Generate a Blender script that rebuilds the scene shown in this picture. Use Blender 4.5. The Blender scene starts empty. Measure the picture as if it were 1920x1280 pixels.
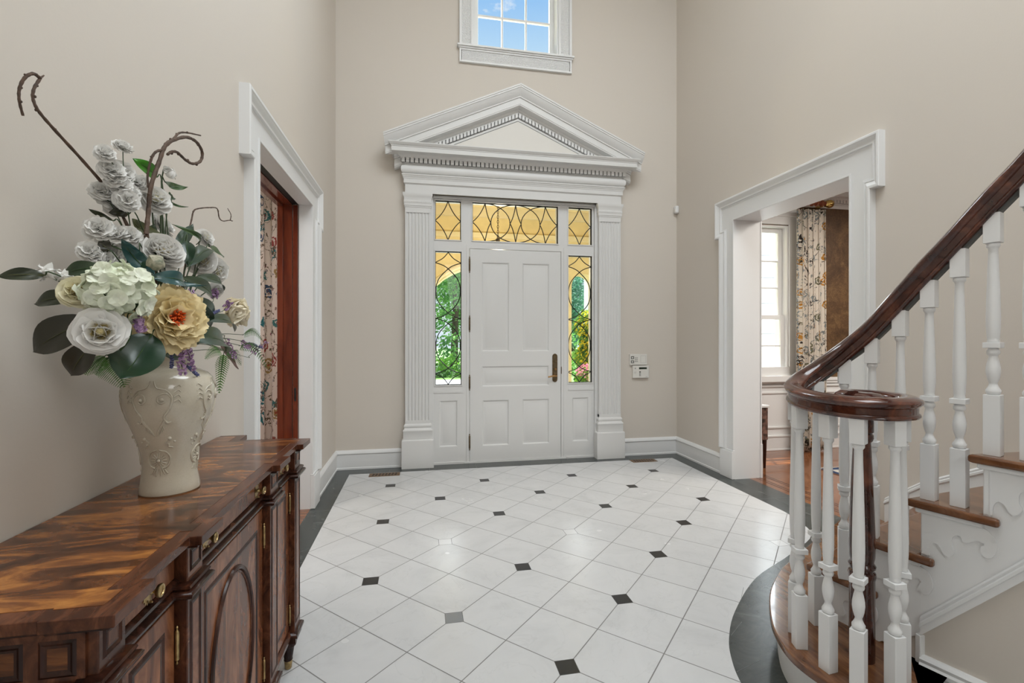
import bpy, math, random
from mathutils import Vector, Matrix
rng = random.Random(7)
SC = bpy.context.scene
COL = SC.collection
PI = math.pi

# ---------------------------------------------------------------- camera, sky, sun, added fill lamps, exposure
cam_d = bpy.data.cameras.new('camera'); cam = bpy.data.objects.new('camera', cam_d); COL.objects.link(cam)
cam.location = (0.876, -5.184, 1.375)
cam.rotation_euler = (PI / 2, 0, -0.189082)
cam_d.sensor_width = 36.0; cam_d.lens = 888.25 / 1920 * 36; cam_d.shift_y = -7 / 1920
cam_d.clip_start = 0.05; cam_d.clip_end = 300
SC.camera = cam
SC.view_settings.view_transform = 'Standard'; SC.view_settings.look = 'None'
SC.view_settings.exposure = 0.0; SC.view_settings.gamma = 1.0; SC.view_settings.use_curve_mapping = False

def make_world():
    w = bpy.data.worlds.new('sky'); SC.world = w; w.use_nodes = True
    nt = w.node_tree; N = nt.nodes; N.clear()
    def n(t): return N.new(t)
    tc = n('ShaderNodeTexCoord'); sep = n('ShaderNodeSeparateXYZ'); nt.links.new(tc.outputs['Generated'], sep.inputs[0])
    r = n('ShaderNodeValToRGB'); nt.links.new(sep.outputs['Z'], r.inputs[0])
    e = r.color_ramp.elements
    e[0].position = 0.0; e[0].color = (0.80, 0.90, 1.0, 1)
    e[1].position = 1.0; e[1].color = (0.10, 0.28, 0.72, 1)
    for p, c in ((0.50, (0.56, 0.79, 1.0, 1)), (0.60, (0.27, 0.55, 0.96, 1))):
        k = e.new(p); k.color = c
    mp = n('ShaderNodeMapping'); mp.inputs['Scale'].default_value = (5.0, 5.0, 11.0); mp.inputs['Location'].default_value = (0.8, 0.7, 0.3)
    nt.links.new(tc.outputs['Generated'], mp.inputs['Vector'])
    no = n('ShaderNodeTexNoise'); no.inputs['Scale'].default_value = 1.5; no.inputs['Detail'].default_value = 6; no.inputs['Roughness'].default_value = 0.62
    nt.links.new(mp.outputs[0], no.inputs['Vector'])
    cr = n('ShaderNodeValToRGB'); cr.color_ramp.elements[0].position = 0.56; cr.color_ramp.elements[1].position = 0.68
    nt.links.new(no.outputs[0], cr.inputs[0])
    mx = n('ShaderNodeMix'); mx.data_type = 'RGBA'; mx.inputs['B'].default_value = (1.05, 1.05, 1.06, 1)
    nt.links.new(cr.outputs[0], mx.inputs['Factor']); nt.links.new(r.outputs[0], mx.inputs['A'])
    bg = n('ShaderNodeBackground'); bg.inputs['Strength'].default_value = 1.0
    nt.links.new(mx.outputs['Result'], bg.inputs['Color'])
    out = n('ShaderNodeOutputWorld'); nt.links.new(bg.outputs[0], out.inputs['Surface'])
make_world()

def sun(name, direction_to_sun, strength, angle, color):
    d = bpy.data.lights.new(name, 'SUN'); d.energy = strength; d.angle = math.radians(angle); d.color = color
    o = bpy.data.objects.new(name, d); COL.objects.link(o)
    o.rotation_euler = Vector(direction_to_sun).to_track_quat('Z', 'Y').to_euler(); o.location = (2, 6, 12)
    return o
def area(name, loc, aim, sx, sy, power, color):
    d = bpy.data.lights.new(name, 'AREA'); d.shape = 'RECTANGLE'; d.size = sx; d.size_y = sy; d.energy = power; d.color = color
    o = bpy.data.objects.new(name, d); COL.objects.link(o); o.location = loc
    o.rotation_euler = (Vector(loc) - Vector(aim)).to_track_quat('Z', 'Y').to_euler()
    return o
sun('sun', (0.13, 0.28, 0.95), 11.0, 0.6, (1.0, 0.95, 0.86))
sun('bright_front_sky', (0.32, 0.80, 0.62), 14.5, 78, (0.88, 0.95, 1.0))
area('added_hall_fill', (2.35, -4.3, 6.3), (2.2, -4.3, 0), 2.6, 3.2, 205, (0.88, 0.95, 1.0))  # main fill, an added area lamp out of view, no real fixture
area('added_rear_fill', (2.1, -7.0, 2.7), (0.5, -3.6, 1.3), 1.2, 1.2, 16, (0.95, 0.98, 1.0))  # added fill behind the camera, brightens the bouquet from the front
area('added_right_room_fill', (5.9, -2.4, 3.05), (5.9, -2.4, 0), 2.0, 2.0, 120, (1.0, 0.95, 0.88))  # added unseen fill that brightens the right room
area('added_left_room_fill', (-1.8, -2.0, 2.95), (-1.8, -2.0, 0), 1.6, 1.6, 50, (1.0, 0.97, 0.93))  # weaker added fill, unseen, for the left room

# ---------------------------------------------------------------- materials
def new_mat(name):
    m = bpy.data.materials.new(name); m.use_nodes = True
    nt = m.node_tree
    return m, nt, nt.nodes['Principled BSDF']
def mat(name, color, rough=0.5, metal=0.0, spec=0.5, coat=0.0, noise=0.0, nscale=8.0, bump=0.0, bscale=60.0, color2=None, stretch=(1, 1, 1), twosided=None):
    m, nt, b = new_mat(name)
    b.inputs['Base Color'].default_value = (*color, 1); b.inputs['Roughness'].default_value = rough
    b.inputs['Metallic'].default_value = metal; b.inputs['Specular IOR Level'].default_value = spec
    b.inputs['Coat Weight'].default_value = coat; b.inputs['Coat Roughness'].default_value = 0.06
    tc = nt.nodes.new('ShaderNodeTexCoord')
    if noise or color2:
        mp = nt.nodes.new('ShaderNodeMapping'); mp.inputs['Scale'].default_value = stretch
        nt.links.new(tc.outputs['Object'], mp.inputs['Vector'])
        no = nt.nodes.new('ShaderNodeTexNoise'); no.inputs['Scale'].default_value = nscale; no.inputs['Detail'].default_value = 5
        nt.links.new(mp.outputs[0], no.inputs['Vector'])
        r = nt.nodes.new('ShaderNodeValToRGB'); r.color_ramp.elements[0].position = 0.32; r.color_ramp.elements[1].position = 0.68
        c2 = color2 or tuple(min(1, c * (1 + noise)) for c in color)
        c1 = color if color2 else tuple(c * (1 - noise) for c in color)
        r.color_ramp.elements[0].color = (*c1, 1); r.color_ramp.elements[1].color = (*c2, 1)
        nt.links.new(no.outputs[0], r.inputs[0]); nt.links.new(r.outputs[0], b.inputs['Base Color'])
    if bump:
        no2 = nt.nodes.new('ShaderNodeTexNoise'); no2.inputs['Scale'].default_value = bscale; no2.inputs['Detail'].default_value = 3
        nt.links.new(tc.outputs['Object'], no2.inputs['Vector'])
        bp = nt.nodes.new('ShaderNodeBump'); bp.inputs['Strength'].default_value = bump; bp.inputs['Distance'].default_value = 0.01
        nt.links.new(no2.outputs[0], bp.inputs['Height']); nt.links.new(bp.outputs[0], b.inputs['Normal'])
    return m
class NT:
    """small helper for math node chains"""
    def __init__(s, nt): s.nt = nt
    def put(s, sock, v):
        if isinstance(v, (int, float)): sock.default_value = v
        else: s.nt.links.new(v, sock)
    def m(s, op, a, b=0.0, c=None):
        n = s.nt.nodes.new('ShaderNodeMath'); n.operation = op
        s.put(n.inputs[0], a); s.put(n.inputs[1], b)
        if c is not None: s.put(n.inputs[2], c)
        return n.outputs[0]
    def mix(s, f, a, b):
        n = s.nt.nodes.new('ShaderNodeMix'); n.data_type = 'RGBA'
        s.put(n.inputs['Factor'], f)
        for k, v in (('A', a), ('B', b)):
            if isinstance(v, tuple): n.inputs[k].default_value = (*v, 1)
            else: s.nt.links.new(v, n.inputs[k])
        return n.outputs['Result']
    def noise(s, vec, scale, detail=4, rough=0.5, dist=0.0):
        n = s.nt.nodes.new('ShaderNodeTexNoise'); n.inputs['Scale'].default_value = scale; n.inputs['Detail'].default_value = detail
        n.inputs['Roughness'].default_value = rough; n.inputs['Distortion'].default_value = dist
        s.nt.links.new(vec, n.inputs['Vector']); return n.outputs[0]
    def ramp(s, f, stops):
        n = s.nt.nodes.new('ShaderNodeValToRGB'); e = n.color_ramp.elements
        e[0].position, e[0].color = stops[0][0], (*stops[0][1], 1); e[1].position, e[1].color = stops[-1][0], (*stops[-1][1], 1)
        for p, c in stops[1:-1]:
            k = e.new(p); k.color = (*c, 1)
        s.put(n.inputs[0], f); return n.outputs[0]
    def coords(s, scale=(1, 1, 1), rot=(0, 0, 0), which='Object', loc=(0, 0, 0)):
        tc = s.nt.nodes.new('ShaderNodeTexCoord'); mp = s.nt.nodes.new('ShaderNodeMapping')
        mp.inputs['Scale'].default_value = scale; mp.inputs['Rotation'].default_value = rot; mp.inputs['Location'].default_value = loc
        s.nt.links.new(tc.outputs[which], mp.inputs['Vector']); return mp.outputs[0]
    def bump(s, h, strength, dist, b):
        n = s.nt.nodes.new('ShaderNodeBump'); n.inputs['Strength'].default_value = strength; n.inputs['Distance'].default_value = dist
        s.nt.links.new(h, n.inputs['Height']); s.nt.links.new(n.outputs[0], b.inputs['Normal'])

def marble_floor():
    m, nt, b = new_mat('white_marble_tile'); h = NT(nt)
    v = h.coords(); sep = nt.nodes.new('ShaderNodeSeparateXYZ'); nt.links.new(v, sep.inputs[0])
    U = 0.88
    X = h.m('DIVIDE', h.m('SUBTRACT', sep.outputs[0], 0.594), U); Y = h.m('DIVIDE', h.m('ADD', sep.outputs[1], 0.6424), U)
    a = h.m('ADD', X, Y); c = h.m('SUBTRACT', X, Y)
    def tri(x, per):  # distance to nearest multiple of per
        return h.m('ABSOLUTE', h.m('SUBTRACT', h.m('MODULO', h.m('ADD', h.m('DIVIDE', x, per), 1000.5), 1.0), 0.5))
    la = tri(a, 0.5); lc = tri(c, 0.5)
    g = h.m('LESS_THAN', h.m('MINIMUM', la, lc), 0.0078)
    def cheb(x, y): return h.m('MAXIMUM', tri(x, 1.0), tri(y, 1.0))
    d = h.m('MINIMUM', cheb(X, Y), cheb(h.m('ADD', X, 0.5), h.m('ADD', Y, 0.5)))
    inn = h.m('MULTIPLY', h.m('MULTIPLY', h.m('LESS_THAN', X, 3.25), h.m('GREATER_THAN', X, -0.25)), h.m('LESS_THAN', Y, 0.25))
    blk = h.m('MULTIPLY', inn, h.m('LESS_THAN', d, 0.0475)); rim = h.m('MULTIPLY', inn, h.m('LESS_THAN', d, 0.0500))
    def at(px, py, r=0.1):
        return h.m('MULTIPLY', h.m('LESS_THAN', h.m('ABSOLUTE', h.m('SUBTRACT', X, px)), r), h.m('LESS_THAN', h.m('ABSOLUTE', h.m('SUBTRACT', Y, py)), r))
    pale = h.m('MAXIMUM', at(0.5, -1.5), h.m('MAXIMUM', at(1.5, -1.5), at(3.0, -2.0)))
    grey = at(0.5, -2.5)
    fa = h.m('FLOOR', h.m('MULTIPLY', a, 2.0)); fc = h.m('FLOOR', h.m('MULTIPLY', c, 2.0))
    cmb = nt.nodes.new('ShaderNodeCombineXYZ'); nt.links.new(fa, cmb.inputs[0]); nt.links.new(fc, cmb.inputs[1])
    wn = nt.nodes.new('ShaderNodeTexWhiteNoise'); nt.links.new(cmb.outputs[0], wn.inputs['Vector'])
    vec = nt.nodes.new('ShaderNodeVectorMath'); vec.operation = 'MULTIPLY_ADD'; vec.inputs[1].default_value = (3, 3, 3)
    nt.links.new(wn.outputs['Color'], vec.inputs[0]); nt.links.new(v, vec.inputs[2])
    vein = h.noise(vec.outputs[0], 2.4, 7, 0.62, 1.4)
    base = h.ramp(vein, [(0.30, (0.555, 0.557, 0.56)), (0.45, (0.60, 0.602, 0.605)), (0.62, (0.625, 0.626, 0.628))])
    line = h.ramp(h.m('ABSOLUTE', h.m('SUBTRACT', h.noise(vec.outputs[0], 1.7, 5, 0.6, 2.2), 0.5)), [(0.0, (0.95, 0.95, 0.95)), (0.010, (1, 1, 1)), (1.0, (1, 1, 1))])
    mul = nt.nodes.new('ShaderNodeMix'); mul.data_type = 'RGBA'; mul.blend_type = 'MULTIPLY'; mul.inputs['Factor'].default_value = 1
    nt.links.new(base, mul.inputs['A']); nt.links.new(line, mul.inputs['B'])
    col = h.mix(g, mul.outputs['Result'], (0.20, 0.195, 0.19))
    col = h.mix(rim, col, (0.10, 0.10, 0.10))
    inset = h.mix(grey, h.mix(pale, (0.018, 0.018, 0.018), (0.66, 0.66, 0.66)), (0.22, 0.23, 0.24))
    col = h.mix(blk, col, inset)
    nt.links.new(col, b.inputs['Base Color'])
    rn = h.noise(h.coords(), 3.0, 3)
    nt.links.new(h.m('ADD', h.m('MULTIPLY', rn, 0.12), h.m('ADD', 0.19, h.m('MULTIPLY', h.m('MULTIPLY', g, h.m('SUBTRACT', 1.0, rim)), 0.4))), b.inputs['Roughness'])
    return m
def dark_stone():
    m, nt, b = new_mat('dark_green_marble'); h = NT(nt); v = h.coords()
    n1 = h.noise(v, 5.0, 8, 0.7, 1.5)
    nt.links.new(h.ramp(n1, [(0.3, (0.020, 0.026, 0.024)), (0.55, (0.050, 0.058, 0.055)), (0.68, (0.085, 0.094, 0.09)), (0.76, (0.18, 0.19, 0.185))]), b.inputs['Base Color'])
    b.inputs['Roughness'].default_value = 0.26
    return m
def wood(name, stops, scale, rough, coat, axis_stretch=(1, 1, 6), dist=2.0, rot=(0, 0, 0), bump=0.02):
    m, nt, b = new_mat(name); h = NT(nt); v = h.coords(axis_stretch, rot)
    n1 = h.noise(v, scale, 7, 0.62, dist)
    nt.links.new(h.ramp(n1, stops), b.inputs['Base Color'])
    b.inputs['Roughness'].default_value = rough; b.inputs['Coat Weight'].default_value = coat; b.inputs['Coat Roughness'].default_value = 0.05; b.inputs['Specular IOR Level'].default_value = 0.3
    fine = h.noise(h.coords(tuple(a * 6 for a in axis_stretch), rot), scale * 3, 3)
    h.bump(fine, bump, 0.002, b)
    return m

M = {}
M['wall'] = mat('cream_wall_paint', (0.665, 0.61, 0.545), 0.62, spec=0.3, bump=0.03, bscale=90)
M['spandrel'] = M['wall']
M['white'] = mat('white_trim_paint', (0.80, 0.80, 0.795), 0.38, spec=0.4)
M['white_entry'] = mat('white_door_paint', (0.72, 0.715, 0.70), 0.4, spec=0.4)
M['tympanum'] = mat('pale_tympanum_paint', (0.74, 0.71, 0.66), 0.5)
M['ceiling'] = mat('white_ceiling_paint', (0.82, 0.81, 0.79), 0.7)
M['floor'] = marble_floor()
M['stone'] = dark_stone()
MAH = [(0.28, (0.018, 0.0055, 0.0028)), (0.44, (0.075, 0.023, 0.009)), (0.56, (0.19, 0.066, 0.020)), (0.72, (0.36, 0.145, 0.04))]
M['flame'] = wood('flame_mahogany_veneer', [(0.36, (0.030, 0.010, 0.005)), (0.48, (0.10, 0.033, 0.011)), (0.58, (0.23, 0.080, 0.022)), (0.70, (0.46, 0.185, 0.042))], 3.2, 0.16, 0.12, (1.3, 4.4, 3.0), 1.5, (0, 0, math.radians(-60)))
M['flame_v'] = wood('flame_mahogany_upright', [(0.28, (0.05, 0.016, 0.008)), (0.46, (0.15, 0.05, 0.02)), (0.60, (0.27, 0.10, 0.042)), (0.74, (0.38, 0.16, 0.07))], 2.6, 0.25, 0.0, (4.0, 4.0, 1.1), 1.6, (0.5, 0, 0))
M['band'] = wood('dark_mahogany_band', [(0.3, (0.03, 0.010, 0.006)), (0.5, (0.085, 0.028, 0.013)), (0.7, (0.17, 0.062, 0.028))], 5.0, 0.22, 0.0, (5, 1.5, 3), 1.0)
M['dark_wood'] = wood('dark_mahogany', [(0.3, (0.012, 0.0045, 0.003)), (0.55, (0.042, 0.014, 0.008)), (0.75, (0.11, 0.036, 0.016))], 4.0, 0.22, 0.0, (5, 5, 0.8), 0.8)
M['rail'] = wood('handrail_mahogany', [(0.3, (0.020, 0.0055, 0.0035)), (0.5, (0.060, 0.016, 0.009)), (0.72, (0.15, 0.046, 0.022))], 3.0, 0.16, 0.7, (3, 3, 3), 0.8)
M['cherry'] = wood('cherry_pocket_door', [(0.3, (0.085, 0.012, 0.004)), (0.5, (0.15, 0.024, 0.008)), (0.72, (0.22, 0.042, 0.014))], 3.0, 0.25, 0.6, (6, 6, 0.6), 0.8)
M['oak'] = wood('oak_tread', [(0.3, (0.07, 0.028, 0.013)), (0.5, (0.165, 0.066, 0.027)), (0.72, (0.29, 0.13, 0.055))], 3.0, 0.18, 0.6, (9, 1.6, 3), 0.6, (0, 0, 0.9))
M['tread_top'] = wood('worn_oak_tread', [(0.3, (0.12, 0.075, 0.05)), (0.5, (0.21, 0.14, 0.095)), (0.72, (0.30, 0.21, 0.15))], 3.0, 0.3, 0.3, (9, 1.6, 3), 0.6, (0, 0, 0.6))
M['brass'] = mat('antique_brass', (0.42, 0.30, 0.14), 0.32, metal=1.0, noise=0.35, nscale=60)
M['bronze'] = mat('oil_rubbed_bronze', (0.16, 0.115, 0.065), 0.42, metal=0.8, noise=0.3, nscale=40)
M['lever'] = mat('polished_bronze', (0.48, 0.28, 0.12), 0.28, metal=1.0)
M['gold'] = mat('gilt_brass', (0.62, 0.44, 0.16), 0.25, metal=1.0)
M['vent'] = mat('brown_metal_vent', (0.20, 0.115, 0.055), 0.4, metal=0.5, noise=0.2, nscale=30)
M['black'] = mat('black_recess', (0.008, 0.008, 0.008), 0.6)
M['lead'] = mat('black_lead_came', (0.012, 0.012, 0.013), 0.45, metal=0.3)
M['plastic'] = mat('ivory_plastic', (0.76, 0.74, 0.69), 0.4)
M['plastic_d'] = mat('dark_display', (0.02, 0.03, 0.02), 0.2)
M['plastic_g'] = mat('grey_button', (0.38, 0.37, 0.35), 0.5)
def glass_mat():
    m, nt, b = new_mat('window_glass'); N = nt.nodes
    out = N['Material Output']; N.remove(b)
    t = N.new('ShaderNodeBsdfTransparent'); t.inputs[0].default_value = (0.97, 0.98, 0.975, 1)
    g = N.new('ShaderNodeBsdfGlossy'); g.inputs['Roughness'].default_value = 0.02
    fr = N.new('ShaderNodeFresnel'); fr.inputs[0].default_value = 1.45
    mx = N.new('ShaderNodeMixShader'); ge = N.new('ShaderNodeNewGeometry'); h = NT(nt); nt.links.new(h.m('MULTIPLY', fr.outputs[0], h.m('SUBTRACT', 1.0, ge.outputs['Backfacing'])), mx.inputs[0]); nt.links.new(t.outputs[0], mx.inputs[1]); nt.links.new(g.outputs[0], mx.inputs[2])
    nt.links.new(mx.outputs[0], out.inputs['Surface'])
    return m
M['glass'] = glass_mat()

# ---------------------------------------------------------------- mesh helpers
class MB:
    def __init__(s): s.v = []; s.f = []
    def add(s, vs, fs):
        o = len(s.v); s.v += [tuple(p) for p in vs]; s.f += [tuple(i + o for i in f) for f in fs]; return s
    def box(s, x0, x1, y0, y1, z0, z1):
        return s.add([(x0, y0, z0), (x1, y0, z0), (x1, y1, z0), (x0, y1, z0), (x0, y0, z1), (x1, y0, z1), (x1, y1, z1), (x0, y1, z1)],
                     [(0, 3, 2, 1), (4, 5, 6, 7), (0, 1, 5, 4), (1, 2, 6, 5), (2, 3, 7, 6), (3, 0, 4, 7)])
    def rbox(s, c, size, rz):
        hx, hy = size[0] / 2, size[1] / 2; ca, sa = math.cos(rz), math.sin(rz); vs = []
        for z in (c[2], c[2] + size[2]):
            for x, y in ((-hx, -hy), (hx, -hy), (hx, hy), (-hx, hy)): vs.append((c[0] + x * ca - y * sa, c[1] + x * sa + y * ca, z))
        return s.add(vs, [(0, 3, 2, 1), (4, 5, 6, 7), (0, 1, 5, 4), (1, 2, 6, 5), (2, 3, 7, 6), (3, 0, 4, 7)])
    def prism(s, pts, fn, d0, d1):
        """extrude a 2-D outline; fn(a, b, d) gives the point"""
        n = len(pts)
        vs = [fn(a, b, d0) for a, b in pts] + [fn(a, b, d1) for a, b in pts]
        return s.add(vs, [tuple(reversed(range(n))), tuple(range(n, 2 * n))] + [(i, (i + 1) % n, n + (i + 1) % n, n + i) for i in range(n)])
    def lathe(s, prof, c, n=20, axis='z', sx=1.0, sy=1.0, cap=True):
        vs = []
        for r, h in prof:
            for k in range(n):
                a = 2 * PI * k / n; p = (r * math.cos(a) * sx, r * math.sin(a) * sy)
                if axis == 'z': vs.append((c[0] + p[0], c[1] + p[1], c[2] + h))
                elif axis == 'x': vs.append((c[0] + h, c[1] + p[0], c[2] + p[1]))
                else: vs.append((c[0] + p[0], c[1] + h, c[2] + p[1]))
        fs = [(i * n + k, i * n + (k + 1) % n, (i + 1) * n + (k + 1) % n, (i + 1) * n + k) for i in range(len(prof) - 1) for k in range(n)]
        if cap: fs += [tuple(reversed(range(n))), tuple(range((len(prof) - 1) * n, len(prof) * n))]
        return s.add(vs, fs)
    def tube(s, pts, rad, n=8, closed=False):
        pts = [Vector(p) for p in pts]; m = len(pts)
        if isinstance(rad, (int, float)): rad = [rad] * m
        up = None; vs = []
        for i, p in enumerate(pts):
            if closed: t = pts[(i + 1) % m] - pts[i - 1]
            else: t = pts[min(i + 1, m - 1)] - pts[max(i - 1, 0)]
            t.normalize()
            if up is None: up = t.orthogonal().normalized()
            else:
                up = up - t * up.dot(t)
                up = up.normalized() if up.length > 1e-6 else t.orthogonal().normalized()
            b = t.cross(up)
            for k in range(n):
                a = 2 * PI * k / n; vs.append(p + (up * math.cos(a) + b * math.sin(a)) * rad[i])
        L = m if closed else m - 1
        fs = [(i * n + k, i * n + (k + 1) % n, ((i + 1) % m) * n + (k + 1) % n, ((i + 1) % m) * n + k) for i in range(L) for k in range(n)]
        if not closed: fs += [tuple(reversed(range(n))), tuple(range((m - 1) * n, m * n))]
        return s.add(vs, fs)
    def sweep(s, pts, prof, tall=False):
        """sweep a closed (side, up) outline along a path, kept upright"""
        pts = [Vector(p) for p in pts]; m = len(pts); n = len(prof); vs = []
        for i, p in enumerate(pts):
            t = pts[min(i + 1, m - 1)] - pts[max(i - 1, 0)]; hl = math.hypot(t.x, t.y); k = min(t.length / hl, 1.8) if tall else 1.0
            t.z = 0; t.normalize(); sd = Vector((t.y, -t.x, 0))
            for a, b in prof: vs.append(p + sd * a + Vector((0, 0, b * k)))
        fs = [(i * n + k, i * n + (k + 1) % n, (i + 1) * n + (k + 1) % n, (i + 1) * n + k) for i in range(m - 1) for k in range(n)]
        fs += [tuple(reversed(range(n))), tuple(range((m - 1) * n, m * n))]
        return s.add(vs, fs)
    def ball(s, c, r, n=8, m=6, sq=(1, 1, 1)):
        vs = [(c[0], c[1], c[2] - r * sq[2])]
        for i in range(1, m):
            a = -PI / 2 + PI * i / m
            for k in range(n):
                b = 2 * PI * k / n; vs.append((c[0] + r * sq[0] * math.cos(a) * math.cos(b), c[1] + r * sq[1] * math.cos(a) * math.sin(b), c[2] + r * sq[2] * math.sin(a)))
        vs.append((c[0], c[1], c[2] + r * sq[2])); top = len(vs) - 1
        fs = [(0, 1 + (k + 1) % n, 1 + k) for k in range(n)]
        for i in range(m - 2):
            for k in range(n): fs.append((1 + i * n + k, 1 + i * n + (k + 1) % n, 1 + (i + 1) * n + (k + 1) % n, 1 + (i + 1) * n + k))
        fs += [(1 + (m - 2) * n + k, 1 + (m - 2) * n + (k + 1) % n, top) for k in range(n)]
        return s.add(vs, fs)
    def frame(s, x0, x1, z0, z1, w, y0, y1):
        """rectangular frame in the xz plane"""
        return s.box(x0, x0 + w, y0, y1, z0, z1).box(x1 - w, x1, y0, y1, z0, z1).box(x0 + w, x1 - w, y0, y1, z0, z0 + w).box(x0 + w, x1 - w, y0, y1, z1 - w, z1)
    def build(s, name, material, parent=None, angle=35, bevel=0.0, loc=None):
        me = bpy.data.meshes.new(name); me.from_pydata(s.v, [], s.f); me.update()
        me.materials.append(material if not isinstance(material, str) else M[material])
        o = bpy.data.objects.new(name, me); COL.objects.link(o)
        if angle is not None and len(me.polygons):
            me.polygons.foreach_set('use_smooth', [True] * len(me.polygons)); me.set_sharp_from_angle(angle=math.radians(angle))
        if bevel:
            bv = o.modifiers.new('bevel', 'BEVEL'); bv.width = bevel; bv.segments = 2; bv.limit_method = 'ANGLE'; bv.angle_limit = math.radians(40); bv.harden_normals = True
        if parent is not None:
            o.parent = parent
            o.location = -origin(parent)
        if loc is not None: o.location = Vector(loc) - (origin(parent) if parent is not None else Vector((0, 0, 0)))
        return o
def origin(o):
    p = Vector((0, 0, 0))
    while o is not None: p += Vector(o.location); o = o.parent
    return p
def tag(o, label, cat, group=None, kind=None):
    o['label'] = label; o['category'] = cat
    if group: o['group'] = group
    if kind: o['kind'] = kind
    return o
def thing(name, loc, label, cat, group=None, kind=None):
    o = bpy.data.objects.new(name, None); COL.objects.link(o); o.location = loc; o.empty_display_size = 0.1
    return tag(o, label, cat, group, kind)
def smooth_path(pts, k=8):
    P = [Vector(p) for p in pts]; P = [P[0] * 2 - P[1]] + P + [P[-1] * 2 - P[-2]]; out = []
    for i in range(1, len(P) - 2):
        a, b, c, d = P[i - 1], P[i], P[i + 1], P[i + 2]
        for j in range(k):
            t = j / k
            out.append(0.5 * ((2 * b) + (c - a) * t + (2 * a - 5 * b + 4 * c - d) * t * t + (3 * b - a - 3 * c + d) * t ** 3))
    out.append(P[-2]); return out
# ---------------------------------------------------------------- the setting: shell
def struct(o, label, cat): return tag(o, label, cat, kind='structure')
def wall_cells(mb, fn, a0, a1, z0, z1, t0, t1, holes):
    """flat slab with rectangular holes; fn(a, t, z) places a point"""
    A = sorted({a0, a1, *[h[0] for h in holes], *[h[1] for h in holes]}); Z = sorted({z0, z1, *[h[2] for h in holes], *[h[3] for h in holes]})
    A = [a for a in A if a0 <= a <= a1]; Z = [z for z in Z if z0 <= z <= z1]
    def solid(i, j):
        if i < 0 or j < 0 or i >= len(A) - 1 or j >= len(Z) - 1: return False
        ca, cz = (A[i] + A[i + 1]) / 2, (Z[j] + Z[j + 1]) / 2
        return not any(h[0] < ca < h[1] and h[2] < cz < h[3] for h in holes)
    for i in range(len(A) - 1):
        for j in range(len(Z) - 1):
            if not solid(i, j): continue
            p, q, r, s = A[i], A[i + 1], Z[j], Z[j + 1]
            mb.add([fn(p, t0, r), fn(q, t0, r), fn(q, t0, s), fn(p, t0, s)], [(0, 1, 2, 3)])
            mb.add([fn(p, t1, r), fn(q, t1, r), fn(q, t1, s), fn(p, t1, s)], [(3, 2, 1, 0)])
            for di, dj, e in ((-1, 0, ((p, s), (p, r))), (1, 0, ((q, r), (q, s))), (0, -1, ((p, r), (q, r))), (0, 1, ((q, s), (p, s)))):
                if not solid(i + di, j + dj):
                    (ea, ez), (fa, fz) = e
                    mb.add([fn(ea, t0, ez), fn(fa, t0, fz), fn(fa, t1, fz), fn(ea, t1, ez)], [(3, 2, 1, 0)])
    return mb
FY = lambda a, t, z: (a, t, z)      # wall that faces along y
FX = lambda a, t, z: (t, a, z)      # wall that faces along x
CX = 1.918; RW = 3.868; H = 6.5; WT = 0.235; WR = 0.282
LC, RC = -1.775, -1.7045            # centres of the left and right cased openings
LO, RO = 2.437, 2.518               # their heights

# floor: white marble field with a dark stone border that curves round the first step
curve = [(3.68, -2.05), (3.55, -2.33), (3.165, -2.567), (2.76, -2.78), (2.43, -3.05), (2.26, -3.24), (2.175, -3.38), (2.125, -3.51), (2.10, -3.66), (2.115, -3.83), (2.18, -4.0), (2.29, -4.12), (2.42, -4.19), (2.62, -4.30), (2.70, -4.6), (2.73, -5.2), (2.75, -8.4)]
cv = [tuple(p) for p in smooth_path([(x, y, 0) for x, y in curve], 5)]
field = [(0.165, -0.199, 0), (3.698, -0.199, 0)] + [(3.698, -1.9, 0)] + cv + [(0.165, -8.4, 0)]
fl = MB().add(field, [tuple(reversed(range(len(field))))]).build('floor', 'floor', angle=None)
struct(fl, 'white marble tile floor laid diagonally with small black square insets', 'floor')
bm_ = MB()
bm_.add([(0, -8.4, 0), (0.165, -8.4, 0), (0.165, -0.199, 0), (0, 0, 0)], [(0, 1, 2, 3)])
bm_.add([(0, 0, 0), (0.165, -0.199, 0), (3.698, -0.199, 0), (RW, 0, 0)], [(0, 1, 2, 3)])
bm_.add([(0.98, 0, 0), (2.856, 0, 0), (2.856, 0.25, 0), (0.98, 0.25, 0)], [(0, 1, 2, 3)])
bm_.add([(RW, 0, 0), (3.698, -0.199, 0), (3.698, -1.9, 0), (RW, -1.9, 0)], [(0, 1, 2, 3)])
rest = [(3.698, -1.9, 0)] + cv + [(RW, -8.4, 0), (RW, -1.9, 0)]
bm_.add(rest, [tuple(range(len(rest)))])
bm_.add([(RW, RC + 0.633, 0), (RW, RC - 0.633, 0), (4.03, RC - 0.633, 0), (4.03, RC + 0.633, 0)], [(0, 1, 2, 3)])
bo = bm_.build('floor_border', 'stone', angle=None)
struct(bo, 'dark green marble border running round the white tile floor', 'floor')
jo = MB()   # pale joints between the border slabs
for x in (0.55, 0.96, 1.45, 2.05, 2.62, 3.2): jo.box(x, x + 0.003, -0.197, -0.02, -0.01, 0.0006)
for y in (-1.2, -2.1): jo.box(0.01, 0.163, y, y + 0.003, -0.01, 0.0006)
jo.box(3.845, 3.848, RC - 0.633, RC + 0.633, -0.01, 0.0006).box(3.70, 4.03, -1.62, -1.617, -0.01, 0.0006)
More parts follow.
